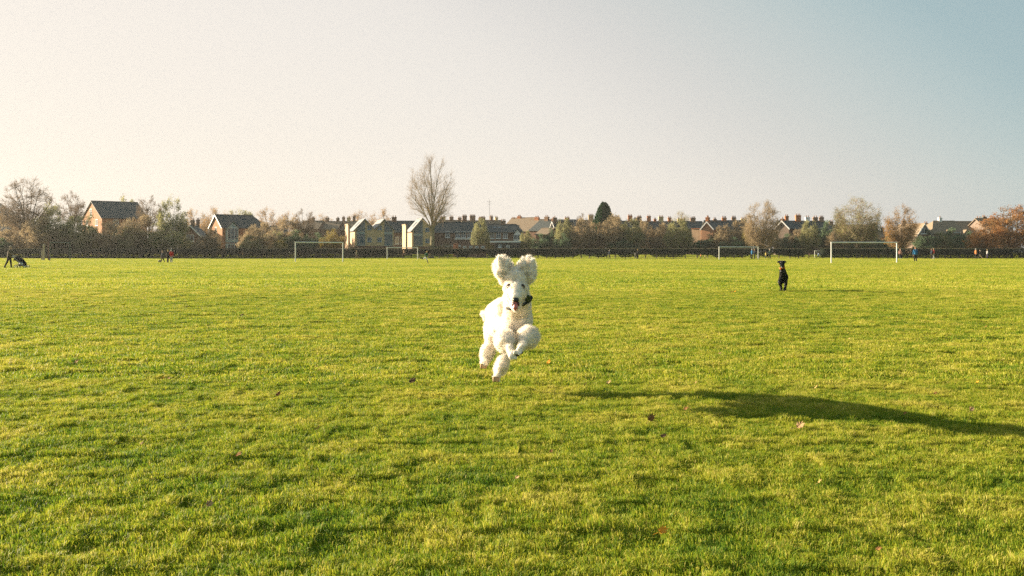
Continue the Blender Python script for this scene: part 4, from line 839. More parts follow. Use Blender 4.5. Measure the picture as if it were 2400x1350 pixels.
# ------------------------------------------------------------------ people
SKIN = mat('skin', (.55, .34, .24), .6, (.48, .28, .20), 8)
def cloth(name, c): return mat(name, c, .9, tuple(v * .7 for v in c), 9)
def person(label, px, foot, top, face, legs=(25, -20), knees=(10, 20), arms=(-20, 20), elbows=(20, 20), coat=None, trou=None, hair=None, shoes=None, lean=0, hat=None, short_sleeve=False, shorts=False, group='people around the playing field', Y=None, legm=None):
    Y = Y or (GY(foot) if 1890 < px < 1930 else min(GY(foot), 187.5)); H = (foot - top) / F * Y; s = H / 1.75; root = empty('person', (X(px, Y), Y, 0), face)
    # local frame: faces +Y'. sagittal plane = y,z
    lr = math.radians(lean); hip = Vector((0, 0, .93)); up = Vector((0, math.sin(lr), math.cos(lr)))
    ch = hip + up * .30; sh = hip + up * .50; nk = hip + up * .58; hd = hip + up * .68 + Vector((0, .02, .03))
    J = {}
    def limb(start, a, k, l1, l2, sgn):
        a = math.radians(a); kn = start + Vector((0, math.sin(a), -math.cos(a))) * l1
        b = a - sgn * math.radians(k); en = kn + Vector((0, math.sin(b), -math.cos(b))) * l2; return kn, en, b
    low = 9
    for i, sx in enumerate((-1, 1)):
        st = hip + Vector((sx * .09, 0, -.04)); kn, an, b = limb(st, legs[i], knees[i], .43, .42, 1); J['leg', i] = (st, kn, an, b); low = min(low, an.z)
        st = sh + Vector((sx * .19, 0, -.02)); el, wr, b2 = limb(st, arms[i], elbows[i], .29, .26, -1); el += Vector((sx * .04, 0, 0)); wr += Vector((sx * .03, 0, 0)); J['arm', i] = (st, el, wr, b2)
    off = Vector((0, 0, .08 - low))
    T = lambda p: tuple((Vector(p) + off) * s)
    mb = MB(); S = lambda r: r * s
    cap_verts(mb, T(hip), S(.115), T(ch), S(.12)); cap_verts(mb, T(ch), S(.12), T(sh - up * .05), S(.11)); cap_verts(mb, T(nk - up * .06), S(.055), T(hd), S(.05))
    cap_verts(mb, T(sh + Vector((-.15, 0, -.03))), S(.055), T(sh + Vector((.15, 0, -.03))), S(.055))
    ell(mb, T(hd + up * .07), (S(.078), S(.095), S(.118)))
    cap_verts(mb, T(hd + Vector((0, .09, .05))), S(.014), T(hd + Vector((0, .105, .03))), S(.016), 6)          # nose
    cap_verts(mb, T(hd + Vector((0, .075, -.02))), S(.03), T(hd + Vector((0, .07, -.02))), S(.03), 6)          # chin
    for sx in (-1, 1): ell(mb, T(hd + Vector((sx * .08, -.005, .05))), (S(.014), S(.022), S(.032)))
    for i, sx in enumerate((-1, 1)):
        st, kn, an, b = J['leg', i]; cap_verts(mb, T(st), S(.085), T(kn), S(.055)); cap_verts(mb, T(kn), S(.055), T(an), S(.038))
        fd = Vector((0, math.cos(b * .6), math.sin(b * .6) * .8)); cap_verts(mb, T(an + Vector((0, 0, -.03))), S(.038), T(an + fd * .15 + Vector((0, 0, -.045))), S(.03))
        st, el, wr, b2 = J['arm', i]; cap_verts(mb, T(st), S(.052), T(el), S(.04)); cap_verts(mb, T(el), S(.04), T(wr), S(.027))
        d = (wr - el).normalized(); cap_verts(mb, T(wr), S(.03), T(wr + d * .08), S(.034))
        side = Vector((0, 1, 0)).cross(Vector((sx, 0, 0))); pv = d.cross(Vector((1, 0, 0))).normalized()
        for f, ln in ((-1.5, .065), (-.5, .08), (.5, .075), (1.5, .055)):
            a0 = wr + d * .09 + pv * f * .019; k1 = a0 + d * ln * .55; k2 = k1 + (d + Vector((-sx * .55, 0, 0))) * ln * .45
            cap_verts(mb, T(a0), S(.0095), T(k1), S(.009), 5); cap_verts(mb, T(k1), S(.009), T(k2), S(.008), 5)
        cap_verts(mb, T(wr + d * .03 + pv * .03), S(.011), T(wr + d * .09 + pv * .06), S(.009), 5)
    link('body', remesh(mb, .011 * s, 1), SKIN, root, True)
    # trousers
    mb = MB(); cap_verts(mb, T(hip + Vector((-.045, 0, .03))), S(.125), T(hip + Vector((.045, 0, -.03))), S(.125))
    for i in range(2):
        st, kn, an, b = J['leg', i]; cap_verts(mb, T(st), S(.105), T(kn), S(.075))
        if not shorts: cap_verts(mb, T(kn), S(.075), T(an + (kn - an) * .05), S(.06))
    link('shorts' if shorts else 'trousers', remesh(mb, .02 * s, 3), trou, root, True)
    mb = MB(); cap_verts(mb, T(hip + up * .02), S(.175), T(ch), S(.18)); cap_verts(mb, T(ch), S(.18), T(sh - up * .06), S(.165))
    cap_verts(mb, T(sh + Vector((-.16, 0, -.03))), S(.075), T(sh + Vector((.16, 0, -.03))), S(.075)); cap_verts(mb, T(nk - up * .06), S(.075), T(nk), S(.06))
    for i in range(2):
        st, el, wr, b2 = J['arm', i]; cap_verts(mb, T(st), S(.088), T(el), S(.072))
        if not short_sleeve: cap_verts(mb, T(el), S(.072), T(wr), S(.055))
    link('jacket', remesh(mb, .02 * s, 3), coat, root, True)
    for i in range(2):
        st, kn, an, b = J['leg', i]; fd = Vector((0, math.cos(b * .6), math.sin(b * .6) * .8)); m2 = MB()
        cap_verts(m2, T(an + Vector((0, -.02, -.035))), S(.05), T(an + fd * .16 + Vector((0, 0, -.05))), S(.042), 8); link('shoe', remesh(m2, .015 * s, 2), shoes, root, True)
        if legm and shorts:
            m2 = MB(); cap_verts(m2, T(kn + (an - kn) * .15), S(.062), T(an), S(.048), 8); link('sock', remesh(m2, .015 * s, 2), legm, root, True)
    m2 = MB(); ell(m2, T(hd + up * .095 + Vector((0, -.018, 0))), (S(.088), S(.1), S(.108)))
    cap_verts(m2, T(hd + Vector((0, -.06, .06))), S(.07), T(hd + Vector((0, -.075, -.02))), S(.055), 8)
    link('hat' if hat else 'hair', remesh(m2, .015 * s, 2), hat or hair, root, True)
    m2 = MB()
    for sx in (-1, 1): ell(m2, T(hd + up * .065 + Vector((sx * .03, .088, 0))), (S(.013), S(.008), S(.009)), seg=6)
    m2.build('eyes', mat('eye_dark', (.03, .02, .015), .3), root)
    tag(root, label, 'person', group); root['_s'] = s
    return root
BLK = cloth('black_cloth', (.018, .018, .02)); NAVY = cloth('navy_cloth', (.02, .035, .06)); GREY = cloth('grey_cloth', (.16, .15, .13)); BRN = cloth('brown_cloth', (.14, .095, .06)); RED = cloth('red_cloth', (.65, .06, .05))
BLUE = cloth('blue_cloth', (.02, .16, .34)); PALE = cloth('pale_grey_cloth', (.42, .42, .40)); WHT = cloth('white_cloth', (.75, .74, .70)); GRN = cloth('green_cloth', (.04, .14, .08)); BEI = cloth('beige_cloth', (.48, .36, .22)); PNK = cloth('pink_cloth', (.62, .30, .24))
BLOND = cloth('blond_hair', (.45, .30, .12)); DKH = cloth('dark_hair', (.05, .03, .02)); GYH = cloth('grey_hair', (.50, .48, .44)); GHAT = cloth('grey_hood', (.30, .26, .20)); YEL = cloth('yellow_cloth', (.55, .42, .10)); ORG = cloth('orange_cloth', (.62, .22, .07))
RT = -math.pi / 2; LT = math.pi / 2; AW = 0.0; TO = math.pi      # facing right, left, away, towards the camera
pw = person('person in a hooded grey brown coat pushing the dark pram', 22, 629, 579, RT, (10, -20), (5, 8), (45, 40), (35, 40), coat=cloth('taupe_cloth', (.17, .13, .09)), trou=BLK, shoes=BLK, hat=GHAT, lean=8)
person('person with blond hair in a dark coat walking beside the little black dog', 381, 615.5, 589, LT + .2, (18, -16), (4, 12), (10, -10), (20, 20), coat=NAVY, trou=BLK, hair=BLOND, shoes=BLK)
person('person in all dark clothes with yellowish hair, middle of the three walkers', 393.5, 616, 587, AW, (6, -10), (4, 10), (5, -5), (20, 30), coat=BLK, trou=BLK, hair=YEL, shoes=BRN)
person('person in a red jacket and pale trousers beside the dark dressed walker', 401.5, 616, 586.5, AW + .3, (8, -8), (4, 10), (8, -8), (30, 25), coat=RED, trou=PALE, hair=GYH, shoes=BLK)
person('person in brown clothes striding past the hedge by the left goal', 836, 607, 587, RT, (30, -26), (4, 12), (-25, 20), (25, 30), coat=cloth('olive_cloth', (.15, .14, .08)), trou=BRN, hair=BLOND, shoes=BRN)
person('young footballer in a green and pale kit running in front of the tall leafless tree', 998, 618, 588.5, RT + .15, (-55, 25), (65, 10), (50, -60), (70, 80), coat=GRN, trou=WHT, hair=BLOND, shoes=BLK, lean=12, shorts=True, short_sleeve=True, legm=NAVY)
person('person in a blue top under the crossbar left of the black dog', 1762.5, 607.5, 584.5, RT, (6, -6), (3, 5), (20, -10), (30, 20), coat=BLUE, trou=BLK, hair=GYH, shoes=BLK)
person('person in dark clothes just right of the blue topped person by the goal', 1768.5, 607, 585, LT, (6, -6), (3, 5), (15, -5), (40, 20), coat=NAVY, trou=BLK, hair=BLOND, shoes=BLK)
person('crouching child in a pale top beside the right post of that goal', 1773.5, 607, 596, RT, (50, 45), (90, 90), (30, 20), (40, 40), coat=WHT, trou=BEI, hair=BLOND, shoes=BRN, lean=25)
person('white haired person in dark green walking between the goal and the black dog', 1804, 606.5, 584.5, LT, (12, -12), (4, 8), (25, -10), (30, 20), coat=cloth('dark_green_cloth', (.03, .07, .05)), trou=BLK, hair=WHT, shoes=BLK)
person('small child in yellow beside the white haired walker', 1795, 606.5, 591, RT, (8, -8), (4, 8), (10, -10), (20, 20), coat=YEL, trou=NAVY, hair=BLOND, shoes=BLK)
person('person in pink and brown bending in the gap of the hedge', 1896, 606, 592, RT, (10, -8), (10, 15), (20, 10), (20, 20), coat=PNK, trou=BRN, hair=BLOND, shoes=BRN, lean=15)
person('child in a blue and white top running through the hedge gap', 1918, 606, 591, RT, (32, -30), (10, 30), (-30, 30), (60, 60), coat=cloth('pale_blue_cloth', (.35, .45, .62)), trou=NAVY, hair=DKH, shoes=BLK, lean=6)
person('person in a pink top with a white sleeve right of the right goal post', 2110, 606, 584, TO, (5, -5), (3, 5), (10, -10), (30, 20), coat=PNK, trou=NAVY, hair=BLOND, shoes=WHT)
person('person in a bright blue jacket and black trousers standing on the pitch', 2145.5, 613.5, 581, AW, (7, -6), (3, 5), (8, -4), (15, 15), coat=BLUE, trou=BLK, hair=cloth('ginger_hair', (.30, .15, .08)), shoes=BLK)
person('person in dark blue half hidden beside the red topped person', 2183.5, 605.5, 583.5, LT, (8, -8), (3, 5), (10, -10), (20, 20), coat=NAVY, trou=BLK, hair=DKH, shoes=BLK)
person('person in a red top and pale grey trousers by the right hedge', 2188.5, 606, 583.5, LT, (8, -8), (3, 5), (10, -10), (20, 20), coat=RED, trou=PALE, hair=BLOND, shoes=WHT)
person('person in an orange top in front of the right hedge', 2287, 606, 583.5, RT, (6, -6), (3, 5), (10, -10), (40, 20), coat=ORG, trou=BLK, hair=GYH, shoes=BLK)
person('person in a dark top and beige trousers striding wide along the right hedge', 2297.5, 606, 585, LT, (36, -32), (3, 8), (30, -25), (30, 30), coat=BLK, trou=BEI, hair=GYH, shoes=BLK)
person('person with a pale scarf and purple blue clothes, rightmost in front of the hedge', 2314, 605.5, 585, LT, (6, -6), (3, 5), (10, -10), (20, 20), coat=PALE, trou=cloth('purple_cloth', (.07, .05, .14)), hair=YEL, shoes=BLK)
person('person with a bright head passing the hedge right of the conifer', 1428.5, 606, 586, LT, (10, -10), (4, 6), (10, -10), (20, 20), coat=NAVY, trou=BLK, hair=WHT, shoes=BLK)
person('person in dark clothes among the hedge stems, left of the adult there', 1489, 606, 590, RT, (10, -10), (4, 6), (10, -10), (20, 20), coat=GREY, trou=NAVY, hair=DKH, shoes=BLK)
person('adult in dark clothes standing in front of the hedge left of the chimney row end', 1495, 606, 585, RT, (6, -6), (4, 6), (10, -10), (20, 20), coat=BLK, trou=BLK, hair=BLOND, shoes=BLK)
person('child in a red and teal outfit by the hedge left of the goal', 1642.5, 606, 595, RT, (10, -8), (4, 6), (10, -10), (20, 20), coat=ORG, trou=GRN, hair=BLOND, shoes=BLK)
person('tiny child in beige by the hedge left of the goal', 1652.5, 605.5, 596.5, RT, (10, -8), (4, 6), (10, -10), (20, 20), coat=BEI, trou=BRN, hair=DKH, shoes=BLK)

# ------------------------------------------------------------------ pram
def pram():
    Y = 76.0; root = empty('pram', (X(48, Y), Y, 0), 0); k = Y / F
    def q(px, py, y=0): return ((px - 48) * k, y, Z(py, Y))
    m = MB()
    for y in (-.24, .24):
        m.tube([q(33, 600, y), q(37, 603, y), q(56, 622, y)], .02, 6); m.tube([q(41, 622, y), q(52, 614, y), q(60, 624, y)], .02, 6)
    m.tube([q(33, 600, -.24), q(33, 600, .24)], .022, 6); m.tube([q(40, 622, -.24), q(40, 622, .24)], .014, 6); m.tube([q(61, 625, -.24), q(61, 625, .24)], .014, 6); m.build('frame', mat('chrome', (.6, .6, .58), .35, metal=.7), root)
    m = MB(); m.slab([q(34, 611, -.22), q(40, 601, -.22), q(40, 601, .22), q(34, 611, .22)][::-1], .04)
    a = MB(); cap_verts(a, q(40, 606), .20, q(50, 612), .21); cap_verts(a, q(50, 612), .21, q(58, 618), .15); link('hood', remesh(a, .035, 3), BLK, root, True); 
    m.build('apron', cloth('tan_cloth', (.42, .33, .18)), root)
    a = MB(); cap_verts(a, q(47, 620), .13, q(58, 620), .13); link('seat', remesh(a, .03, 3), BLK, root, True)
    a = MB(); ell(a, q(52, 617.5, -.12), (.17, .12, .10)); a.build('bundle', M_white, root, True)
    for (px, py) in ((40.5, 625.3), (61.5, 625.8)):
        for y in (-.27, .27):
            r_ = .12; c = Vector(q(px, py, y)); c.z = r_ + .01; m = MB(); n = 16
            for i in range(n):
                a0 = 2 * math.pi * i / n; a1 = 2 * math.pi * (i + 1) / n
                m.tube([c + Vector((math.cos(a0) * r_, 0, math.sin(a0) * r_)), c + Vector((math.cos(a1) * r_, 0, math.sin(a1) * r_))], .02, 5, False)
            w = m.build('wheel', BLK, root); s_ = MB()
            for i in range(4):
                a0 = math.pi * i / 4; s_.tube([c - Vector((math.cos(a0) * r_, 0, math.sin(a0) * r_)), c + Vector((math.cos(a0) * r_, 0, math.sin(a0) * r_))], .009, 4)
            s_.build('spokes', M_white, w)
    tag(root, 'dark hooded pram with a pale bundle being pushed at the far left', 'pram')
pram()

# ------------------------------------------------------------------ the dogs
def fur_np(me, n, lenf, width, r, curl=.5, down=.15, skip=None):
    """curly strips growing from a mesh surface; lenf(p)->length"""
    me.calc_loop_triangles(); nt = len(me.loop_triangles)
    tri = np.zeros(nt * 3, dtype=np.int32); me.loop_triangles.foreach_get('vertices', tri); tri = tri.reshape(-1, 3)
    co = np.zeros(len(me.vertices) * 3, dtype=np.float32); me.vertices.foreach_get('co', co); co = co.reshape(-1, 3).astype(float)
    A, B, C = co[tri[:, 0]], co[tri[:, 1]], co[tri[:, 2]]; nr = np.cross(B - A, C - A); ar = np.linalg.norm(nr, axis=1); nr /= (ar[:, None] + 1e-12)
    k = r.choice(nt, n, p=ar / ar.sum()); u = r.random(n); v = r.random(n); f = u + v > 1; u[f] = 1 - u[f]; v[f] = 1 - v[f]
    Pn = A[k] + (B[k] - A[k]) * u[:, None] + (C[k] - A[k]) * v[:, None]; Nn = nr[k]
    ln = lenf(Pn); keep = ln > 0
    Pn, Nn, ln = Pn[keep], Nn[keep], ln[keep]; n = len(Pn)
    def field(s, o): return np.stack([vn(Pn[:, 0] * s + Pn[:, 2] * s * .7 + o, Pn[:, 1] * s + Pn[:, 2] * s * .6, 3 + o) - .5, vn(Pn[:, 1] * s + o, Pn[:, 2] * s, 13 + o) - .5, vn(Pn[:, 2] * s + o, Pn[:, 0] * s, 23 + o) - .5], 1)
    d = Nn + field(38, 1) * 1.6 * curl * 2 + r.normal(0, .25, (n, 3)); d[:, 2] -= down; d /= np.linalg.norm(d, axis=1)[:, None]
    d2 = d + r.normal(0, curl, (n, 3)); d2[:, 2] -= down; d2 /= np.linalg.norm(d2, axis=1)[:, None]
    s = np.cross(d, r.normal(size=(n, 3))); s /= np.linalg.norm(s, axis=1)[:, None]; w = width * (.6 + .8 * r.random(n))[:, None] / 2; ln = (ln * (.6 + .7 * r.random(n)))[:, None]
    p0 = Pn - Nn * .004; p1 = Pn + d * ln * .55; p2 = p1 + d2 * ln * .45
    V = np.stack([p0 - s*w, p0 + s*w, p1 + s*w*.85, p1 - s*w*.85, p2 + s*w*.3, p2 - s*w*.3], 1).reshape(-1, 3); b = np.arange(n) * 6
    me_ = np_mesh('fur', V, np.concatenate([np.stack([b, b+1, b+2, b+3], 1), np.stack([b+3, b+2, b+4, b+5], 1)]))
    return me_

M_fur = mat('white_fur', (.95, .885, .785), .9, (.92, .85, .74), 14, spec=.05, trans=.5)
M_furskin = mat('white_undercoat', (.93, .86, .76), .95, (.88, .80, .69), 30, spec=.03)
M_nose = mat('nose_black', (.02, .018, .018), .35, spec=.6)
M_tongue = mat('tongue_pink', (.62, .20, .16), .35, (.5, .14, .12), 20, spec=.5)
M_mouth = mat('mouth_dark', (.10, .03, .025), .5)
def poodle():
    O = Vector((X(1205, 8.65), 8.65, 0)); root = empty('dog', O)
    def D(px, py, Y):
        Y = Y - .20 if (py < 732 and px > 1168) else 8.8 + (Y - 8.8) * 1.42      # head carried well forward, hindquarters trailing
        return tuple(P(px, py, Y) - O)
    m = MB()
    # trunk: chest, ribs, loin, rump (foreshortened, rump to the left and behind)
    cap_verts(m, D(1213, 748, 8.60), .118, D(1211, 775, 8.62), .105, 14)
    cap_verts(m, D(1212, 748, 8.66), .125, D(1190, 752, 8.95), .135, 14)
    cap_verts(m, D(1190, 752, 8.95), .130, D(1171, 752, 9.16), .125, 14)
    cap_verts(m, D(1178, 768, 9.0), .12, D(1165, 772, 9.1), .11, 14)
    # neck and head
    cap_verts(m, D(1213, 738, 8.62), .112, D(1211, 695, 8.54), .104, 12)
    ell(m, D(1209.5, 650, 8.50), (.106, .10, .088)); ell(m, D(1209, 674, 8.46), (.100, .095, .085)); ell(m, D(1208.5, 688, 8.41), (.082, .085, .062))
    cap_verts(m, D(1209, 680, 8.38), .062, D(1209, 697, 8.30), .044, 12)
    cap_verts(m, D(1209, 708, 8.42), .048, D(1208.5, 723, 8.335), .026, 10)    # lower jaw
    # ears thrown up, fanned out by the rush of air
    for base, tips in (((1181, 656), ((1161, 623, .018), (1163, 613, .018), (1170, 605.5, .018), (1180, 604.5, .020), (1189, 610, .018), (1197, 620, .018), (1201, 632, .02))), ((1237, 656), ((1216, 628, .02), (1217, 618, .018), (1227, 611, .020), (1239, 604.5, .018), (1247, 612, .018), (1251, 625, .020), (1250, 640, .018)))):
        for q, (px, py, rr) in enumerate(tips):
            dy = (.02 if q % 2 else -.015); cap_verts(m, D(base[0], base[1], 8.5), .030, D((base[0] + px) / 2, (base[1] + py) / 2, 8.49 + dy), .034, 10); cap_verts(m, D((base[0] + px) / 2, (base[1] + py) / 2, 8.49 + dy), .034, D(px, py, 8.5 + dy * 2), rr, 10)
    # front legs: upper arm, elbow, pompon cuff, wrist, paw with toes
    for (a, b, c, d, e) in (((1194, 770, 8.60), (1180, 794, 8.50), (1187, 800, 8.40), (1195, 818, 8.32), (1201, 831, 8.28)),
                            ((1226, 768, 8.60), (1241, 786, 8.48), (1235, 793, 8.40), (1225, 808, 8.31), (1216, 821, 8.27))):
        cap_verts(m, D(*a), .062, D(*b), .05, 10); cap_verts(m, D(*b), .072, D(*c), .078, 12); cap_verts(m, D(*c), .038, D(*d), .028, 10); cap_verts(m, D(*d), .027, D(*e), .026, 8)
        ev = Vector(D(*e)); dr = (ev - Vector(D(*d))).normalized(); sd = Vector((1, 0, 0)) - dr * dr.x; sd.normalize()
        for t in (-1.4, -.5, .5, 1.4):
            k1 = ev + sd * t * .015 + dr * .028; cap_verts(m, ev + sd * t * .012, .012, k1, .0105, 6); cap_verts(m, k1, .0105, k1 + dr * .014 + Vector((0, .006, -.006)), .008, 6)
    # hind legs
    cap_verts(m, D(1160, 768, 9.12), .10, D(1150, 800, 9.0), .046, 12); cap_verts(m, D(1149, 800, 9.0), .042, D(1144, 818, 8.95), .042, 10)
    cap_verts(m, D(1144, 822, 8.93), .060, D(1140, 833, 8.88), .054, 12); cap_verts(m, D(1139, 838, 8.88), .036, D(1134, 853, 8.80), .022, 10)
    cap_verts(m, D(1182, 785, 9.0), .085, D(1188, 818, 8.88), .036, 12); cap_verts(m, D(1188, 818, 8.88), .032, D(1182, 842, 8.82), .036, 10)
    cap_verts(m, D(1178, 848, 8.80), .052, D(1173, 864, 8.72), .054, 12); cap_verts(m, D(1171, 868, 8.72), .036, D(1164, 884, 8.66), .02, 10)
    for (e, dr) in (((1134, 853, 8.80), Vector((-.1, -.45, -.9))), ((1164, 884, 8.66), Vector((-.15, -.5, -.8)))):
        ev = Vector(D(*e)); dr.normalize()
        for t in (-1.4, -.5, .5, 1.4): cap_verts(m, ev + Vector((t * .012, 0, 0)), .012, ev + Vector((t * .015, 0, 0)) + dr * .03, .009, 6)
    HIND = [(D(1134, 853, 8.80), Vector((-.1, -.45, -.9)).normalized()), (D(1164, 884, 8.66), Vector((-.15, -.5, -.8)).normalized())]
    # tail
    cap_verts(m, D(1182, 722, 8.9), .085, D(1160, 733, 9.18), .085, 12); cap_verts(m, D(1156, 730, 9.22), .055, D(1141, 736, 9.27), .034, 10); cap_verts(m, D(1141, 736, 9.27), .03, D(1131.5, 735, 9.29), .022, 8); cap_verts(m, D(1141, 736, 9.27), .03, D(1138, 746, 9.29), .022, 8)
    fc = np.array(D(1209, 690, 8.36))
    body = remesh(m, .0048, 4, (21, lambda p: .0115 - .0085 * np.clip(1.5 - np.linalg.norm(p - fc, axis=1) / .10, 0, 1) - .004 * ((p[:, 2] > D(0, 785, 8.6)[2]) & (p[:, 2] < D(0, 720, 8.6)[2])))); link('body', body, M_furskin, root, True)
    r = np.random.default_rng(99)
    cx = lambda px, py, Y: np.array(D(px, py, Y))
    def lenf(Pn):
        ln = np.full(len(Pn), .016)
        for c, rad, l in ((cx(1183, 800, 8.45), .13, .030), (cx(1237, 792, 8.45), .13, .030), (cx(1142, 826, 8.92), .12, .019), (cx(1174, 855, 8.76), .12, .019), (cx(1178, 624, 8.5), .11, .026), (cx(1239, 626, 8.5), .11, .026), (cx(1209, 640, 8.5), .1, .020), (cx(1140, 735, 9.27), .07, .018)):
            ln = np.maximum(ln, l * np.clip(1.6 - np.linalg.norm(Pn - c, axis=1) / rad, 0, 1))
        for c, rad, l in ((cx(1209, 690, 8.32), .09, .009), (cx(1209, 672, 8.37), .055, .012), (cx(1209, 720, 8.35), .06, .010)):
            k = np.clip(1.5 - np.linalg.norm(Pn - c, axis=1) / rad, 0, 1); ln = ln * (1 - k) + l * k
        for c, rad in ((cx(1194.8, 671, 8.38), .017), (cx(1222.6, 672, 8.38), .017), (cx(1209, 703.5, 8.27), .03), (cx(1208.5, 716, 8.3), .035), (cx(1203, 838, 8.26), .05), (cx(1214, 827, 8.25), .045), (cx(1133, 858, 8.79), .035), (cx(1163, 889, 8.65), .035)):
            ln = np.where(np.linalg.norm(Pn - c, axis=1) < rad, .004, ln)
        return ln
    link('coat', fur_np(body, 90000, lenf, .0022, r, .35, .1), M_fur, root)
    # face
    for (px, py) in ((1194.8, 671), (1222.6, 672)):
        m = MB(); c = Vector(D(px, py, 8.372)); ell(m, c, (.019, .015, .016)); e = m.build('eye', mat('dog_eye', (.05, .022, .01), .15, spec=.8), root, True)
        m = MB(); ell(m, c + Vector((0, .006, 0)), (.028, .012, .022), (0, (.3 if px < 1200 else -.3), 0)); m.build('eyelid', mat('dark_eye_rim', (.09, .05, .03), .7), e, True)
    m = MB(); ell(m, D(1209, 702.5, 8.262), (.027, .022, .020)); cap_verts(m, D(1206, 705, 8.25), .009, D(1212, 705, 8.25), .009, 8); link('nose', remesh(m, .004, 2), M_nose, root, True)
    m = MB(); ell(m, D(1208.5, 713, 8.285), (.034, .032, .026)); m.build('mouth', M_mouth, root, True)
    m = MB(); cap_verts(m, D(1209, 712, 8.275), .020, D(1208, 721, 8.262), .021, 10); cap_verts(m, D(1208, 721, 8.262), .018, D(1208, 725, 8.27), .013, 10)
    link('tongue', remesh(m, .004, 3), M_tongue, root, True)
    m = MB()
    for e, dr in HIND:
        for t in (-1.4, -.5, .5, 1.4): q = Vector(e) + Vector((t * .0135, -.004, 0)); cap_verts(m, q + dr * .008, .0135, q + dr * .034, .0105, 6)
    link('muddy_hind_toes', remesh(m, .004, 1), mat('muddy_fur', (.52, .36, .21), .9, (.38, .25, .14), 30), root, True)
    # collar with green tuft
    m = MB(); c0 = Vector(D(1217, 709, 8.56)); n = 28; ax = Vector((-.42, -.25, 1)).normalized(); u = ax.orthogonal().normalized(); w = ax.cross(u)
    pts = [c0 + (u * math.cos(2 * math.pi * i / n) + w * math.sin(2 * math.pi * i / n)) * .112 for i in range(n + 1)]
    m.tube(pts, .012, 6, False); col = m.build('collar', cloth('dark_collar', (.035, .04, .035)), root)
    m = MB(); cc = Vector(D(1236, 699, 8.46))
    for i in range(3): ell(m, cc + Vector((R.uniform(-.015, .015), R.uniform(-.01, .01), R.uniform(-.012, .012))), (.024, .016, .02), (R.random(), R.random(), 0))
    link('bow', remesh(m, .005, 1), cloth('dark_olive_ribbon', (.07, .09, .03)), col, True)
    m = MB()
    for (px, py, Y) in ((1221, 824, 8.262), (1213, 829, 8.262)): ell(m, D(px, py + 3, Y), (.018, .010, .012))
    m.build('paw_pads', M_nose, root, True)
    tag(root, 'white curly poodle leaping towards the camera with ears flying and mouth open', 'dog')
poodle()

def black_dog():
    Y = 30.2; O = Vector((X(1834, Y), Y, 0)); root = empty('dog', O)
    def D(px, py, dy=0): return tuple(P(px, py, Y + dy) - O)
    m = MB(); k = Y / F
    ell(m, D(1833, 616.5, -.25), (.075, .09, .065)); cap_verts(m, D(1832.5, 618.5, -.30), .05, D(1831.5, 622, -.40), .034, 10)
    cap_verts(m, D(1828.5, 613, -.22), .028, D(1823.6, 614.2, -.22), .022, 8); cap_verts(m, D(1837.5, 613, -.22), .028, D(1841.2, 614.2, -.22), .022, 8)
    cap_verts(m, D(1833.5, 620, -.2), .046, D(1834.5, 634, -.08), .068, 12); cap_verts(m, D(1834.5, 636, -.08), .09, D(1836.5, 650, 0), .118, 12)
    cap_verts(m, D(1837, 648, .05), .115, D(1838, 650, .55), .11, 12); cap_verts(m, D(1838, 654, .5), .10, D(1836, 656, .6), .09, 12)
    cap_verts(m, D(1830, 652, -.04), .06, D(1826.8, 661, -.12), .042, 10); cap_verts(m, D(1826.8, 661.5, -.12), .046, D(1829.5, 668.5, -.05), .034, 8); cap_verts(m, D(1829.5, 668, -.05), .03, D(1831, 674, -.02), .024, 8)
    cap_verts(m, D(1841, 652, -.02), .065, D(1841.2, 664, -.02), .038, 10); cap_verts(m, D(1841.2, 664, -.02), .034, D(1839.6, 676.5, -.04), .026, 8); cap_verts(m, D(1839.2, 677, -.06), .034, D(1838, 680, -.12), .024, 8)
    cap_verts(m, D(1833, 656, .5), .07, D(1829.5, 665, .4), .036, 10); cap_verts(m, D(1829.5, 665, .4), .026, D(1831.2, 678, .1), .022, 8); cap_verts(m, D(1831.2, 680, .1), .034, D(1829.2, 681.6, .0), .028, 8)
    cap_verts(m, D(1840, 656, .5), .07, D(1842, 666, .55), .036, 10); cap_verts(m, D(1842, 666, .55), .026, D(1841, 678, .42), .022, 8); cap_verts(m, D(1840, 679, .42), .03, D(1839.5, 680, .34), .022, 8)
    cap_verts(m, D(1837, 643, .68), .02, D(1835, 636, .85), .012, 8)
    for (px, py, dy) in ((1831, 674.5, -.02),): cap_verts(m, D(px, py, dy), .026, D(px - 1, py + 2, dy - .05), .02, 8)
    M_blk = mat('black_coat', (.016, .015, .014), .5, (.010, .010, .010), 10, spec=.5)
    body = remesh(m, .011, 3, (14, .006)); link('body', body, M_blk, root, True)
    link('coat', fur_np(body, 22000, lambda p: np.full(len(p), .016), .005, np.random.default_rng(5), .35, .25), M_blk, root)
    m = MB(); c0 = Vector(D(1833.5, 628, -.14)); n = 20
    m.tube([c0 + Vector((math.cos(2*math.pi*i/n) * .078, math.sin(2*math.pi*i/n) * .078, .012 * math.cos(2*math.pi*i/n))) for i in range(n + 1)], .018, 6, False); m.build('collar', ORG, root)
    m = MB(); ell(m, D(1830.2, 629.5, -.21), (.032, .02, .045)); m.build('orange_scarf', cloth('bright_orange', (.75, .16, .04)), root, True)
    m = MB(); ell(m, D(1832.2, 627.5, -.215), (.018, .02, .036)); m.build('white_bib', M_fur, root, True)
    for px in (1830.6, 1834.6):
        m = MB(); ell(m, D(px, 616.8, -.335), (.009, .006, .008)); m.build('eye', mat('amber_eye', (.12, .07, .02), .2), root, True)
    m = MB(); ell(m, D(1831.4, 621.5, -.435), (.017, .012, .013)); m.build('nose', M_nose, root, True)
    tag(root, 'black dog with an orange and white collar trotting towards the camera', 'dog')
black_dog()
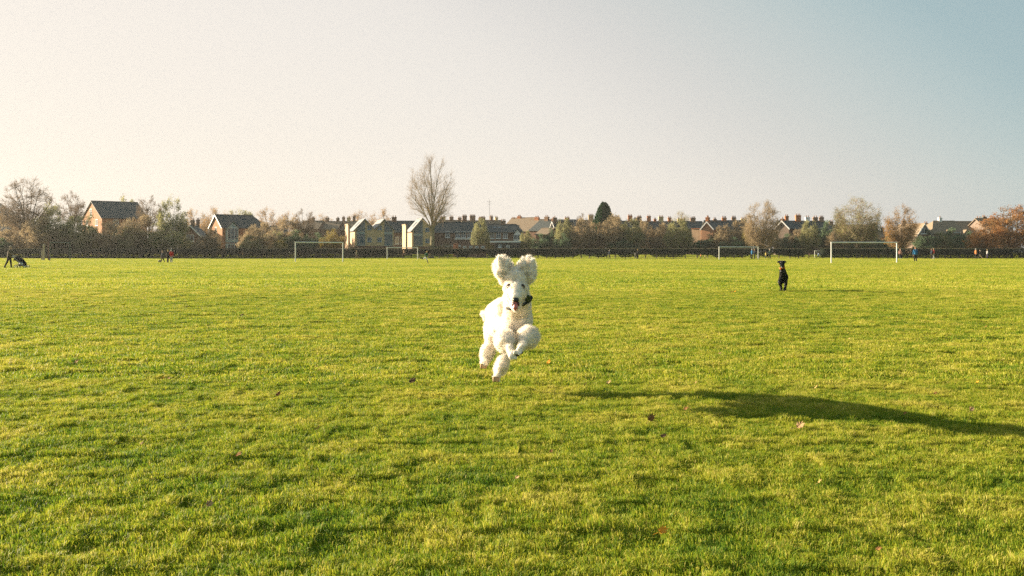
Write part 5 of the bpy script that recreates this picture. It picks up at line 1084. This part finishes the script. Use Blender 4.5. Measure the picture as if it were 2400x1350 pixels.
def small_dog():
    Y = 118; O = Vector((X(374.5, Y), Y, 0)); root = empty('dog', O)
    def q(px, py, y=0): return ((px - 374.5) / F * Y, y, (616.2 - py) / F * Y)
    m = MB(); cap_verts(m, q(372.5, 612.6), .085, q(376, 612.4), .095, 8); cap_verts(m, q(376.5, 612), .06, q(378.4, 610.8), .055, 8); cap_verts(m, q(378.5, 610.8), .05, q(379.8, 611.2), .03, 8)
    for px in (372.3, 376.2):
        for y in (-.05, .05): cap_verts(m, q(px, 613, y), .03, q(px + (.3 if y > 0 else -.3), 615.9, y), .018, 6)
    cap_verts(m, q(371.6, 612), .02, q(370.6, 610.6), .012, 6)
    for y in (-.03, .03): cap_verts(m, q(378.2, 610.3, y), .018, q(377.9, 609.7, y * 1.4), .01, 6)
    link('body', remesh(m, .012, 2), MATS['black_coat'], root, True); tag(root, 'little black dog at the feet of the walkers near the left', 'dog')
small_dog()

# ------------------------------------------------------------------ fallen leaves
def leaf_mesh(seed, curl):
    r = random.Random(seed); n = 11; vs = [(0, 0, 0)]; fs = []
    for i in range(n * 2):
        t = 2 * math.pi * i / (n * 2); rad = (1.0 if i % 2 else .72) * r.uniform(.8, 1.1) * (.75 + .35 * math.cos(t)); x = math.cos(t) * rad; y = math.sin(t) * rad * .8
        vs.append((x, y, curl * (x * x * .7 + y * y) + r.uniform(-.12, .12)))
    for i in range(n * 2): fs.append((0, 1 + i, 1 + (i + 1) % (n * 2)))
    vs2 = [(a, b, c - .03) for a, b, c in vs]; k = len(vs); fs += [tuple(k + i for i in f[::-1]) for f in fs]
    for i in range(n * 2): a = 1 + i; b = 1 + (i + 1) % (n * 2); fs.append((a, k + a, k + b, b))
    st = len(vs) * 2; mb = MB(); mb.add(vs + vs2, fs); mb.tube([(-.5, 0, 0), (-1.3, .1, .15)], [.04, .025], 4); return mb
ML = {'brown': mat('dead_leaf_brown', (.26, .135, .05), .8, (.16, .085, .035), 3, spec=.04), 'orange': mat('dead_leaf_orange', (.78, .36, .045), .7, (.62, .26, .035), 3, spec=.04), 'tan': mat('dead_leaf_tan', (.46, .31, .16), .8, (.30, .19, .10), 3, spec=.04), 'pale': mat('dead_leaf_pale', (.52, .38, .17), .8, (.42, .28, .12), 3, spec=.04), 'dark': mat('dead_leaf_dark', (.12, .08, .045), .8, (.08, .05, .03), 3, spec=.04)}
LP = {}
def leaf(px, py, wpx, kind, label=None, tilt=.5):
    Y = GY(py); x = X(px, Y); s = wpx / F * Y / 2; key = (kind, R.randrange(4))
    if key not in LP: LP[key] = leaf_mesh(hash(key[1]) + len(kind), R.uniform(.2, .6)).build('fallen_leaf', ML[kind]); o = LP[key]
    else:
        o = LP[key].copy(); COL.objects.link(o)
        for q in ('label', 'category', 'group'):
            if q in o: del o[q]
    s = max(s, .02); o.location = (x, Y, float(gz(x, Y)) + .055 + s * .35 * tilt); o.scale = (s, s, s); o.rotation_euler = (R.uniform(.1, .6) + (.45 if wpx > 25 else 0), -R.uniform(.2, .8), R.uniform(-.6, .6))
    tag(o, label or {'brown': 'tiny brown leaf fleck lying out on the grass', 'orange': 'tiny orange leaf fleck lying out on the grass', 'tan': 'tiny tan leaf fleck lying out on the grass', 'pale': 'tiny pale leaf fleck lying out on the grass', 'dark': 'tiny dark leaf fleck lying out on the grass'}[kind], 'leaf', 'fallen leaves on the grass')
for a in [(1550, 1268, 34, 'orange', 'large orange yellow leaf on the near grass, bottom right of centre', 1.2), (1872, 1017, 32, 'tan', 'big curled pinkish brown leaf just below the white dog shadow', 1.3), (178, 861, 20, 'tan', 'curled pale brown leaf alone on the grass at left', 1),
          (963, 906, 26, 'dark', 'dark curled leaf left of and below the leaping white dog'), (1425, 907, 18, 'pale', 'pale leaf just above the start of the long shadow'), (1371, 913, 16, 'brown', 'brown leaf left of the pale leaf at the shadow start'),
          (1524, 996, 30, 'brown', 'flat rusty leaf below the thin part of the shadow'), (1605, 973, 20, 'brown', 'brown leaf between the shadow and the flat rusty one'), (1911, 919, 16, 'pale', 'pale pinkish leaf above the middle of the shadow'), (2276, 971, 18, 'tan', 'tan leaf just above the right end of the shadow'),
          (1285, 859, 18, 'orange', 'orange leaf right of the white dog hind feet'), (488, 1207, 28, 'tan', 'tan leaf in the near grass at bottom left'), (556, 1086, 26, 'brown', 'reddish brown leaf in the left foreground grass'), (1552, 1038, 24, 'dark', 'long dark leaf on the grass below the shadow'),
          (88, 921, 9, 'orange', 'orange leaf near the left edge'), (565, 746, 14, 'dark', 'dark leaf in the mid-distance left of the dog'), (2056, 1308, 18, 'brown', 'dull red leaf at the bottom right'), (285, 809, 10, 'orange', 'small bright orange leaf left, in the mid-distance')]: leaf(*a)
for a in [(100, 806, 10, 'tan'), (95, 790, 10, 'dark'), (600, 662, 6, 'orange'), (632, 676, 5, 'dark'), (655, 677, 5, 'pale'), (858, 710, 5, 'pale'), (882, 782, 12, 'brown'), (775, 801, 8, 'orange'), (1008, 766, 8, 'orange'), (1083, 785, 8, 'dark'), (452, 801, 9, 'brown'), (448, 794, 8, 'orange'), (612, 773, 5, 'brown'), (650, 937, 22, 'brown'),
          (380, 898, 12, 'orange'), (740, 869, 8, 'dark'), (395, 898, 12, 'tan'), (1310, 757, 10, 'dark'), (1715, 689, 8, 'brown'), (1722, 688, 6, 'orange'), (1685, 836, 12, 'tan'), (2040, 830, 10, 'dark'), (2200, 846, 10, 'brown'), (1990, 800, 7, 'pale'), (1500, 790, 8, 'brown'), (1562, 824, 6, 'dark'), (2191, 933, 12, 'brown'),
          (2310, 771, 8, 'brown'), (1390, 700, 5, 'orange'), (1450, 735, 6, 'brown'), (1960, 716, 5, 'orange'), (2010, 703, 5, 'brown'), (2250, 700, 5, 'dark'), (705, 812, 7, 'brown'), (825, 740, 6, 'brown'), (430, 695, 6, 'brown'), (150, 738, 6, 'brown'), (262, 722, 6, 'dark'), (720, 722, 6, 'orange'), (995, 818, 10, 'brown'), (1000, 800, 6, 'brown'), (2290, 905, 8, 'orange'),
          (1630, 905, 8, 'tan'), (1290, 1076, 10, 'brown'), (745, 1020, 8, 'pale'), (1210, 1140, 8, 'tan'), (1920, 1148, 7, 'pale'), (330, 1060, 8, 'tan'), (2120, 980, 8, 'brown')]: leaf(*a)

hz = MB(); hz.box(-420, 420, -60, 640, -2.5, 44); hm = bpy.data.materials.new('haze'); hm.use_nodes = True; hn = hm.node_tree; hn.nodes.clear()
pv = hn.nodes.new('ShaderNodeVolumePrincipled'); pv.inputs['Color'].default_value = (.93, .92, .90, 1); pv.inputs['Density'].default_value = HAZE; pv.inputs['Anisotropy'].default_value = .3
ho = hn.nodes.new('ShaderNodeOutputMaterial'); hn.links.new(pv.outputs[0], ho.inputs['Volume'])
tag(hz.build('haze', hm), kind='stuff')
for l, names in USED.items():
    if len(names) > 1 and 'fleck' not in l: print('DUPLICATE LABEL', l, names)
for k, p in PROTO.items():
    if p.get('_free'): print('UNUSED PROTO', k)
